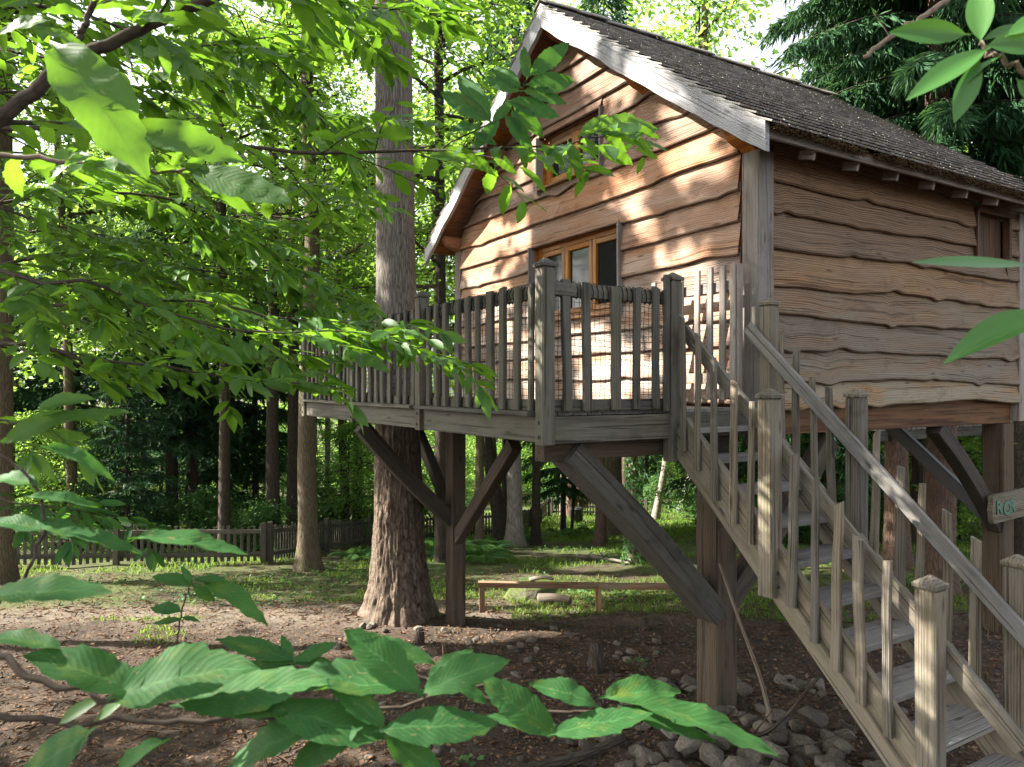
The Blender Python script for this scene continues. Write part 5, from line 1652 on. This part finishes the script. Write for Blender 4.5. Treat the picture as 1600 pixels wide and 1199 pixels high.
# foreground along the bottom edge
bough('leafy_branch', 'low foreground branch with large blurred leaves across the bottom left', [(-60, 1005, 1.1), (60, 1060, 1.08), (170, 1088, 1.06), (330, 1105, 1.05), (520, 1130, 1.05), (690, 1130, 1.1)], 0.0065, 0.003, 0, 0.1, 0.1, 60, tpl=T_NEAR, mat='leaf_low', extra=[
    (225, 1085, 1.04, 50, 1003, 1.02, 45, 1.0), (180, 1090, 1.03, 362, 1018, 1.0, 40, 1.25), (95, 1015, 1.05, -25, 978, 1.05, 60, .8), (655, 1082, 1.05, 550, 982, 1.05, 30, 1.15), (662, 1082, 1.05, 782, 1022, 1.05, 40, 1.15, 670, 1128, 1.08), (660, 1080, 1.06, 398, 1036, 1.06, 68, .75),
    (455, 1112, 1.03, 285, 1092, 1.03, 55, .8), (420, 1108, 1.03, 600, 1140, 1.02, 50, 1.1), (280, 1100, 1.04, 495, 1060, 1.04, 45, .95), (600, 1135, 1.03, 518, 1058, 1.04, 30, 1.0), (598, 1140, 1.02, 768, 1122, 1.02, 50, 1.1), (600, 1142, 1.02, 690, 1208, 1.02, 35, 1.25), (560, 1140, 1.02, 455, 1190, 1.02, 35, 1.2), (500, 1138, 1.02, 340, 1172, 1.02, 50, 1.1),
    (142, 1142, 0.98, 18, 1222, 0.98, 35, 1.2), (258, 1160, 0.96, 130, 1222, 0.96, 55, .8), (670, 1060, 1.1, 725, 1010, 1.1, 45, .9), (680, 1040, 1.12, 560, 985, 1.12, 60, .8)])
bough('twig', 'dark leafless stem lying across the bottom left behind the blurred leaves', [(-60, 1112, 1.25), (120, 1128, 1.25), (350, 1122, 1.27), (560, 1112, 1.3), (800, 1060, 1.35)], 0.0062, 0.003, 0, 0.1, 0.1, 61, extra=[(95, 1130, 1.2, 145, 1090, 1.2, 40), (150, 1125, 1.2, 190, 1092, 1.2, 40)])
bough('leafy_branch', 'foreground branch with ragged leaves in the bottom centre, its long leaf pointing right', [(640, 1052, 1.3), (740, 1085, 1.3), (860, 1112, 1.28), (960, 1110, 1.28), (1040, 1112, 1.3)], 0.0035, 0.002, 0, 0.1, 0.1, 62, tpl=T_NEAR, mat='leaf_low', extra=[
    (868, 1148, 1.25, 760, 1062, 1.25, 35, 1.15), (930, 1102, 1.25, 842, 1056, 1.25, 45, 1.1), (945, 1090, 1.27, 1056, 1062, 1.27, 40, 1.15), (865, 1148, 1.22, 1010, 1105, 1.22, 55, .9), (975, 1105, 1.25, 1112, 1152, 1.22, 65, .7), (985, 1100, 1.25, 1212, 1146, 1.2, 62, .62), (850, 1145, 1.25, 770, 1110, 1.25, 55, .8), (760, 1100, 1.28, 700, 1050, 1.28, 50, .9)])
bough('leafy_branch', 'small cluster of dark green leaves in the lower left between path and fir roots', [(440, 1075, 1.9), (452, 1045, 1.9), (458, 1030, 1.9)], 0.003, 0.002, 0, 0.1, 0.1, 63, tpl=T_NEAR, mat='leaf_low', extra=[
    (458, 1032, 1.85, 522, 1004, 1.85, 45), (458, 1032, 1.85, 345, 992, 1.85, 55, .9), (455, 1035, 1.85, 392, 1012, 1.85, 35, 1.1), (456, 1036, 1.85, 442, 992, 1.88, 45), (455, 1038, 1.85, 350, 1042, 1.85, 60, .8), (460, 1036, 1.85, 515, 1030, 1.85, 50)])
bough('seedling', 'upright seedling with three tiers of drooping leaves over the bare path', [(276, 1012, 2.2), (283, 960, 2.2), (300, 905, 2.2)], 0.003, 0.002, 0, 0.1, 0.1, 64, tpl=T_NEAR, mat='leaf_low', extra=[
    (283, 956, 2.15, 236, 944, 2.15, 40, 1.3), (284, 968, 2.15, 240, 972, 2.15, 55, .9), (284, 966, 2.15, 310, 966, 2.15, 55), (302, 915, 2.15, 240, 892, 2.15, 50), (303, 916, 2.15, 334, 938, 2.15, 20, 1.3), (310, 906, 2.15, 420, 952, 2.15, 50, .8), (304, 908, 2.15, 350, 900, 2.15, 55), (300, 912, 2.15, 285, 885, 2.15, 30)])
# right hand edge
bough('leafy_branch', 'sprig of smooth oval leaves blurred in the top right corner', [(1680, 165, 1.15), (1625, 128, 1.15), (1565, 92, 1.15), (1532, 70, 1.15)], 0.006, 0.003, 0, 0.1, 0.1, 70, tpl=T_LAUREL, mat='leaf_rhodo', stem='twig_pale', extra=[
    (1532, 62, 1.15, 1530, -30, 1.15, 10, 1.2), (1508, 54, 1.15, 1398, 46, 1.15, 20, 1.0), (1540, 78, 1.13, 1422, 144, 1.13, 30, .85), (1530, 95, 1.13, 1492, 188, 1.13, 15, .95), (1538, 62, 1.15, 1600, 34, 1.15, 30, .8), (1545, 72, 1.12, 1640, 62, 1.12, 25, 1.3), (1560, 90, 1.12, 1488, 140, 1.14, 50, .6), (1590, 125, 1.12, 1620, 160, 1.12, 30, 1.2), (1575, 55, 1.12, 1655, 10, 1.12, 30, 1.0)])
bough('leafy_branch', 'two smooth dark green leaves reaching in from the right edge before the side wall', [(1700, 450, 1.1), (1640, 440, 1.1), (1604, 425, 1.1)], 0.004, 0.0025, 0, 0.1, 0.1, 71, tpl=T_LAUREL, mat='leaf_rhodo', stem='twig_pale', extra=[(1608, 414, 1.1, 1432, 406, 1.08, 50, .62), (1640, 492, 1.1, 1486, 540, 1.1, 38, 0.95)])
bough('twig', 'bare pale brown stick slanting across the spruce at the top right', [(1350, 90, 2.6), (1400, 52, 2.6), (1450, 22, 2.6), (1510, -25, 2.6)], 0.008, 0.011, 0, 0.1, 0.1, 72, stem='twig_pale', extra=[(1364, 20, 2.6, 1366, 18, 2.6, 0, .2, 1390, 58, 2.6)])

# ------------------------------------------------------------------ fence
fpost = None
def fence_run(pa, pb, label, seed, h=0.80):
    A, B_ = Wg(*pa), Wg(*pb)
    t = thing('picket_fence', label, 'fence', A, 'sections of the low wooden picket fence')
    L = (B_ - A).length
    rr = random.Random(seed)
    dirn = (B_ - A).normalized()
    sidev = Vector((0, 0, 1)).cross(dirn).normalized()
    npst = max(2, int(L / 2.4) + 1)
    for k in range(npst):
        p = A.lerp(B_, k / (npst - 1)); p.z = ground(p.x, p.y)
        b = MB(seed + k)
        b.bar(p - Vector((0, 0, .2)), p + Vector((rr.uniform(-.02, .02), rr.uniform(-.02, .02), h + 0.08)), 0.11, 0.11, up=sidev, n=5, wob=0.004, tip=0.01)
        b.build('post', M['fence'], t)
    b = MB(seed + 50)
    n = int(L / 0.135)
    for zr in (0.18, h - 0.12):
        for k in range(npst - 1):
            p, q = A.lerp(B_, k / (npst - 1)), A.lerp(B_, (k + 1) / (npst - 1))
            p.z, q.z = ground(p.x, p.y) + zr, ground(q.x, q.y) + zr
            b.bar(p + sidev * 0.07, q + sidev * 0.07, 0.035, 0.085, n=4, wob=0.004)
    for k in range(n):
        p = A.lerp(B_, (k + 0.5) / n); p.z = ground(p.x, p.y)
        o_ = sidev * 0.11
        b.bar(p + o_ + Vector((0, 0, 0.05)), p + o_ + dirn * rr.uniform(-.012, .012) + Vector((0, 0, h + rr.uniform(-.03, .03))), rr.uniform(0.06, 0.08), 0.02, up=sidev, n=2, wob=0.002)
    b.build('picket_panel', M['fence'], t)
    return t
fence_run((-60, 15.2), (412, 15.9), 'long weathered picket fence run at the far left, facing the camera', 1)
fence_run((422, 16.0), (575, 22.0), 'picket fence run receding from the mossy trunk to the fir', 40)
fence_run((590, 22.5), (800, 26.5), 'dark picket fence run between the fir and the pale grey trunk', 80)
fence_run((812, 27.5), (858, 36.0), 'short picket fence run receding behind the thin dark green spruce', 120)
fence_run((862, 36.5), (1010, 34.5), 'far sunlit picket fence run under the big timber brace', 160)

# ------------------------------------------------------------------ low rail, stump, bin, dead wood
rail = thing('low_rail', 'low brown timber rail on short posts at the edge of the sunny grass', 'rail', Wg(755, 9.9))
def onrail(px): return Wg(px, 9.9)
zt = (604 - 913) / FPX * 9.9 + EYE
a_, c_, e_ = onrail(753), onrail(935), onrail(1150)
for q, sd in ((a_, 1), (c_, 2), (e_, 3)):
    b = MB(sd); b.bar(q - Vector((0, 0, 0.2)), Vector((q.x, q.y, zt - 0.03)), 0.065, 0.075, up=(CT, -ST, 0), n=4, wob=0.004); b.build('post', M['bench'], rail)
for (p, q, sd, dz) in ((a_, c_, 11, 0), (c_, e_, 12, -0.045)):
    b = MB(sd)
    b.bar(Vector((p.x, p.y, zt + dz * 0.5)) + (p - q).normalized() * 0.05, Vector((q.x, q.y, zt - 0.02 + dz * .4)), 0.10, 0.07, n=6, wob=0.003, tip=0.0)
    b.build('plank', M['bench'], rail)

def log(name, label, cat, pts, rad, mat, seed, group=None, stubs=0):
    t = thing(name, label, cat, pts[0], group)
    b = MB(seed)
    b.tube(catmull(pts, 18), [rad[0] + (rad[1] - rad[0]) * i / 18 for i in range(19)], 8, bump=0.22, bsc=1.4)
    rr = random.Random(seed)
    pp = catmull(pts, 18)
    for k in range(stubs):
        p = pp[rr.randrange(3, 16)]
        b.tube([p, p + Vector((rr.uniform(-.2, .2), rr.uniform(-.2, .2), rr.uniform(.02, .25)))], [rad[1] * .7, rad[1] * .25], 5)
    b.build('wood', M[mat], t, True)
    return t
def G(px, d, dz=0.0):
    p = Wg(px, d); p.z += dz; return p
log('fallen_branch', 'thick dark fallen branch lying on the stones at the bottom centre', 'dead branch', [G(690, 4.75, .05), G(800, 4.9, .07), G(900, 5.1, .09), G(975, 5.35, .10)], (0.042, 0.03), 'bark_dark', 1)
log('leaning_branch', 'long pale dead branch propped against the stilt under the stairs', 'dead branch', [G(1210, 5.5, .03), W(1188, 1060, 5.52), W(1155, 970, 5.57), W(1124, 880, 5.62)], (0.019, 0.010), 'dead', 2)
log('fallen_branch', 'thin dark stick crossing the stones from the propped branch to the stairs', 'dead branch', [G(1130, 5.4, .12), G(1200, 5.3, .16), W(1285, 1052, 5.2)], (0.018, 0.012), 'bark_dark', 3, stubs=2)
log('fallen_branch', 'thin twiggy stick lying below the propped branch', 'dead branch', [G(1110, 5.1, .06), G(1200, 5.15, .10), G(1310, 5.2, .10)], (0.012, 0.007), 'twig', 4, stubs=4)
log('fallen_log', 'grey splintered log lying beside the mossy stone in the sun', 'log', [G(842, 11.0, .06), G(870, 10.9, .09), G(892, 10.8, .07)], (0.085, 0.055), 'dead', 5)
log('fallen_log', 'short grey log on top of the sunny mossy mound', 'log', [G(828, 11.6, .30), G(850, 11.5, .34), G(865, 11.45, .31)], (0.035, 0.022), 'dead', 6)
log('fallen_branch', 'bleached branch lying on the far bare ground behind the sunny grass', 'dead branch', [G(905, 17.5, .06), G(935, 16.5, .1), G(985, 15.6, .05)], (0.06, 0.03), 'dead', 7, stubs=5)
def stump(label, p, r, h, seed):
    t = thing('stump', label, 'stump', p)
    b = MB(seed)
    b.tube([p + Vector((0, 0, -.1)), p + Vector((0, 0, h * .3)), p + Vector((.01, 0, h * .8)), p + Vector((.015, .01, h))], [r * 1.35, r * 1.05, r * .9, r * .8], 14, bump=0.25, bsc=1.5)
    b.build('wood', M['bark_dark'], t, True)
stump('short dark stump standing among the stones below the deck', G(931, 7.1), 0.07, 0.26, 1)
stump('small dark stub of root at the shadow edge near the low rail', G(1006, 8.6), 0.05, 0.14, 2)
stump('tiny dark stub beside the fir roots and the deck stilt', G(655, 7.9), 0.05, 0.13, 3)
bn = thing('bin', 'small dark bin standing by the far sunlit fence', 'bin', G(902, 33.5))
p = Vector(bn.location)
b = MB(1); b.tube([p + Vector((0, 0, -.05)), p + Vector((0, 0, 0.55)), p + Vector((0, 0, 0.62))], [0.24, 0.28, 0.30], 14); b.build('body', M['dark'], bn, True)
b = MB(2); b.tube([p + Vector((0, 0, .62)), p + Vector((0, 0, 0.66)), p + Vector((0, 0, 0.72))], [0.32, 0.32, 0.15], 14); b.build('lid', M['dark'], bn, True)

# ------------------------------------------------------------------ stones
def rock_mesh(seed, flat=0.7, npt=26):
    rr = random.Random(seed)
    bm = bmesh.new()
    for _ in range(npt):
        v = Vector([rr.gauss(0, 1) for _ in range(3)]).normalized() * rr.uniform(0.75, 1.0)
        bm.verts.new((v.x * rr.uniform(.85, 1.0), v.y * 0.75, v.z * flat))
    res = bmesh.ops.convex_hull(bm, input=bm.verts)
    bmesh.ops.delete(bm, geom=[g for g in res['geom_interior'] if isinstance(g, bmesh.types.BMVert)], context='VERTS')
    bmesh.ops.bevel(bm, geom=list(bm.edges), offset=0.03, segments=1, affect='EDGES', profile=0.5)
    bmesh.ops.triangulate(bm, faces=bm.faces)
    bmesh.ops.subdivide_edges(bm, edges=bm.edges, cuts=1)
    for v in bm.verts:
        v.co *= 1 + 0.06 * noise.noise(v.co * 2.5 + Vector((seed, 0, 0))) + 0.03 * noise.noise(v.co * 7)
    me = bpy.data.meshes.new('rock')
    bm.to_mesh(me); bm.free()
    return me
RM = [rock_mesh(s, 0.5 + 0.05 * (s % 6)) for s in range(14)]
for m_ in RM: m_.materials.append(M['rock'])
RMM = [rock_mesh(30 + s, 0.7) for s in range(3)]
for m_ in RMM: m_.materials.append(M['rock_moss'])
rr = random.Random(17)
placed = []
def rock(px, d, s, me=None, label=None, group=None, sink=0.25, name='rock'):
    p = Wg(px, d)
    o = bpy.data.objects.new(name, me or rr.choice(RM))
    COL.objects.link(o)
    o.scale = (s * rr.uniform(.8, 1.25), s * rr.uniform(.8, 1.2), s * rr.uniform(.75, 1.1))
    o.location = p + Vector((0, 0, s * (0.5 - sink)))
    o.rotation_euler = (rr.uniform(-.5, .5), rr.uniform(-.5, .5), rr.uniform(0, 6.28))
    tag(o, label, 'rock', group)
    return o
GR = ('angular grey brown stone in the rubble below the deck and stairs', 'stones of the rubble heap below the treehouse')
n_ = 0
while n_ < 118:                                     # the heap at the foot of the stairs
    px = rr.uniform(880, 1420); d = rr.uniform(4.45, 6.9)
    if px < 1000 and d > 5.6 and rr.random() < .7: continue
    s = rr.uniform(0.05, 0.14) * (1.35 if d < 5.3 else 0.9)
    rock(px, d, s, None, *GR); n_ += 1
while n_ < 255:                                     # scattered further left
    px = rr.uniform(480, 1100); d = rr.uniform(4.5, 8.8)
    rock(px, d, rr.uniform(0.03, 0.085), None, *GR, sink=0.35); n_ += 1
for i in range(26):                                 # second layer on the heap
    px = rr.uniform(1010, 1360); d = rr.uniform(4.5, 5.6)
    o = rock(px, d, rr.uniform(0.08, 0.15), None, *GR); o.location.z += 0.09
for (px, d, s, lb) in ((998, 4.75, 0.085, 'round mossy stone at the bottom right of the fallen branch'), (905, 4.55, 0.075, 'green mossy stone at the bottom edge below the fallen branch'), (1005, 4.5, 0.06, 'small moss topped stone at the bottom edge right of the centre')):
    rock(px, d, s, rr.choice(RMM), lb, name='mossy_stone')
for (px, d, s, lb) in ((1120, 4.72, 0.15, 'largest pale stone of the heap, upright at the bottom edge'), (1100, 5.95, 0.10, 'flat pale stone leaning on the foot of the stilt by the stairs'), (928, 7.4, 0.10, 'pale stone in a spot of sun beside the short stump')):
    rock(px, d, s, rr.choice(RM), lb)
o = rock(826, 11.6, 0.36, RMM[0], 'big moss covered boulder glowing in the sun behind the low rail', name='mossy_boulder'); o.scale = (0.62, 0.5, 0.34)

# ------------------------------------------------------------------ ground cover
def on_ground(n, rg, x0, x1, d0, d1, dens=None, pw=1.0):
    d = d0 + (d1 - d0) * rg.random(n) ** pw
    u = rg.uniform(x0, x1, n)                       # px
    x = (u - 800) / FPX * d
    X, Y = CT * x + ST * d, -ST * x + CT * d
    if dens is not None:
        k = np.array([dens(a, b, q, e) for a, b, q, e in zip(X, Y, x, d)])
        X, Y = X[k], Y[k]
    Z = np.array([ground(a, b) for a, b in zip(X, Y)])
    return np.stack([X, Y, Z], 1)
rg = np.random.default_rng(77)
# grass: short blades in drifts
def gd(X, Y, x, d):
    v = noise.noise((X * 0.5, Y * 0.5, 4)) + 0.5 * noise.noise((X * 1.7, Y * 1.7, 8))
    sunny = math.exp(-((x - 1.8) / 3.0) ** 2 - ((d - 11.4) / 1.9) ** 2) + 0.5 * (1 if d > 24 and 0 < x < 8 else 0)
    pathy = math.exp(-((d - 10.6) / 1.3) ** 2) if x < 0 else 0
    return v + 1.2 * sunny - 0.5 * pathy > (0.12 if d > 9 else 0.62)
P = on_ground(190000, rg, -150, 1750, 7.0, 38, gd, 1.15)
n = len(P)
dist = np.maximum(1, (ST * P[:, 0] + CT * P[:, 1]) / 11)
D = rg.normal(0, .55, (n, 3)); D[:, 2] = 1.0
P = P - np.array((0, 0, 0.01))
o = link('grass', leafmesh('grass', P, D, rg.normal(0, 1, (n, 3)), rg.uniform(0.035, 0.11, n) * dist ** 0.6, rg.random(n), T_TRI, wid=np.full(n, 0.2) * dist ** 0.6), M['grass'])
tag(o, 'short sparse woodland grass around the treehouse', 'grass', kind='stuff')
# small leaved ground cover
def cd(X, Y, x, d):
    v = noise.noise((X * 0.6, Y * 0.6, 14)) + 0.5 * noise.noise((X * 2.1, Y * 2.1, 18))
    left = math.exp(-((x + 4.2) / 2.0) ** 2 - ((d - 12.3) / 1.5) ** 2)
    return v + 1.0 * left > (0.2 if d > 11 else 0.6)
P = on_ground(42000, rg, -200, 1750, 5.0, 32, cd, 1.2)
n = len(P)
P[:, 2] += rg.uniform(0.01, 0.10, n)
D = rg.normal(0, 1, (n, 3)); D[:, 2] *= .3
N = rg.normal(0, .4, (n, 3)); N[:, 2] += 1
o = link('ground_cover', leafmesh('ground_cover', P, D, N, rg.uniform(0.035, 0.085, n), rg.random(n), T_TRI, wid=np.full(n, 1.3)), M['cover'])
tag(o, 'low leafy ground cover spreading under the trees', 'ground cover', kind='stuff')
# fallen leaves, needles and chips
P = on_ground(60000, rg, -150, 1750, 3.8, 15, None, 1.3)
n = len(P)
P[:, 2] += rg.uniform(0.004, 0.022, n)
D = rg.normal(0, 1, (n, 3)); D[:, 2] *= .25
N = rg.normal(0, .35, (n, 3)); N[:, 2] += 1
LL, WW = rg.uniform(0.012, 0.06, n), rg.uniform(0.25, 1.2, n)
tw = rg.random(n) < 0.10
LL[tw] *= 3.2; WW[tw] = 0.07; P[tw, 2] += 0.012
o = link('leaf_litter', leafmesh('leaf_litter', P, D, N, LL, rg.random(n), T_TRI, wid=WW), M['litter'])
tag(o, 'brown fallen leaves, needles and twigs on the bare soil', 'leaf litter', kind='stuff')
# pebbles and clods
P = on_ground(9000, rg, -100, 1650, 4.0, 13, lambda X, Y, x, d: noise.noise((X * .7, Y * .7, 31)) > -0.15, 1.2)
n = len(P)
ico = np.array([(0, 0, 1), (.9, 0, .1), (.28, .85, -.1), (-.72, .52, .2), (-.72, -.52, -.1), (.28, -.85, .15), (0, 0, -1)], float)
icf = np.array([(0, 1, 2), (0, 2, 3), (0, 3, 4), (0, 4, 5), (0, 5, 1), (6, 2, 1), (6, 3, 2), (6, 4, 3), (6, 5, 4), (6, 1, 5)])
sz = rg.uniform(0.006, 0.026, n) * rg.choice([.7, 1, 1.5], n)
az = rg.uniform(0, 6.28, n)
cs_, sn_ = np.cos(az), np.sin(az)
B3 = ico[None] * (sz[:, None, None] * np.stack([rg.uniform(.8, 1.4, n), rg.uniform(.6, 1.1, n), rg.uniform(.4, .8, n)], 1)[:, None, :])
V = np.stack([B3[..., 0] * cs_[:, None] - B3[..., 1] * sn_[:, None], B3[..., 0] * sn_[:, None] + B3[..., 1] * cs_[:, None], B3[..., 2]], -1) + P[:, None, :]
o = link('gravel', np_mesh('gravel', V.reshape(-1, 3), (np.arange(n)[:, None, None] * 7 + icf[None]).reshape(-1, 3)), M['rock'])
tag(o, 'small stone chips and clods strewn over the forest floor', 'gravel', kind='stuff')

# ferns and bushes
def fern_mesh(seed):
    rg = np.random.default_rng(seed)
    P, D, N, L = [], [], [], []
    for f in range(11):
        az = f * 0.6 + rg.uniform(-.2, .2); ll = rg.uniform(0.5, 0.85)
        o_ = np.array((math.cos(az), math.sin(az), 0)); sd = np.array((-math.sin(az), math.cos(az), 0))
        for k in range(22):
            t = 0.12 + 0.88 * k / 22
            p = o_ * (ll * t * 0.9) + np.array((0, 0, ll * (0.95 * t - 0.75 * t * t)))
            w = ll * 0.26 * math.sin(math.pi * min(1, t * 0.95)) ** 0.7 + 0.015
            for q in (-1, 1):
                P.append(p); D.append(sd * q + o_ * 0.35 + np.array((0, 0, -.15))); N.append((0.1, 0.1, 1)); L.append(w)
    return leafmesh('fronds', P, D, N, L, rg.random(len(P)), T_TRI, wid=np.full(len(P), 0.42))
FM = [fern_mesh(s) for s in range(3)]
for m_ in FM: m_.materials.append(M['cover'])
for k, (px, d) in enumerate(((672, 18.5), (690, 17.6), (700, 19), (655, 17.8), (742, 17.4), (752, 16.4), (735, 18.6), (762, 18.8), (440, 19.5), (452, 18.3), (470, 20), (560, 17.2), (716, 20.5), (682, 20), (905, 25), (930, 27), (880, 26), (820, 24))):
    o = bpy.data.objects.new('fern', FM[k % 3]); COL.objects.link(o)
    o.location = Wg(px, d); o.rotation_euler = (0, 0, k * 1.3); s = rr.uniform(0.8, 1.35); o.scale = (s, s, s)
    tag(o, 'bright green fern growing near the picket fence', 'fern', 'ferns near the picket fence')
for k in range(44):
    px = rr.uniform(-100, 1700); d = rr.uniform(18.5, 34)
    if 640 < px < 1090: d += 17
    t = thing('bush', 'low leafy bush in the undergrowth along the fence', 'bush', Wg(px, d), 'bushes of the undergrowth')
    for nm, m_ in zip(('foliage', 'stems'), CR['bush']):
        o = bpy.data.objects.new(nm, m_); COL.objects.link(o); o.parent = t
    t.rotation_euler = (0, 0, k * 1.1); s = rr.uniform(0.6, 1.5); t.scale = (s, s, s)

# ------------------------------------------------------------------ a second treehouse further back on the right
nb = thing('distant_treehouse', 'second treehouse further back at the right edge, mostly hidden behind the first', 'treehouse', (16.0, 8.0, ground(16, 8)))
nx0, nx1, ny, nz = 13.6, 19.0, 8.6, 1.95
b = MB(1); b.bar((nx0, ny, nz - 0.12), (nx1, ny, nz - 0.12), 0.10, 0.22, n=4, wob=0.004); b.build('rim_beam', M['rail'], nb)
b = MB(2)
for k in range(30):
    b.bar((nx0 + k * 0.18, ny - 0.1, nz), (nx0 + k * 0.18, ny + 2.4, nz), 0.15, 0.04, up=(0, 0, 1))
b.build('floor', M['tread'], nb)
for k in range(5):
    b = MB(3 + k); b.bar((nx0 + 0.3 + k * 1.2, ny, nz - 0.1), (nx0 + 0.3 + k * 1.2, ny, nz + 1.1), 0.10, 0.10, up=(1, 0, 0), n=4, wob=0.005); b.build('railing_post', M['post'], nb)
b = MB(9)
for zz in (0.15, 0.5, 1.0):
    b.tube([(nx0 + k * 0.4, ny, nz + zz - 0.03 * (k % 3 == 1)) for k in range(14)], [0.028] * 14, 6)
b.build('rope_rail', M['post'], nb)
b = MB(10); siding(b, 55, 'x', ny + 2.4, nx0 + 1.5, nx1 + 2, nz, [0.28, 0.27, 0.3, 0.28, 0.3, 0.27, 0.3], lambda x: nz + 2.0, []); b.build('wall', M['gable'], nb)
for (x, y) in ((nx0 + 2.2, ny + 0.2), (nx1, ny + 0.2), (nx1, ny + 2.3)):
    b = MB(11); b.bar((x, y, ground(x, y) - .2), (x, y, nz - 0.23), 0.2, 0.2, up=(1, 0, 0), n=3); b.build('stilt', M['stilt'], nb)
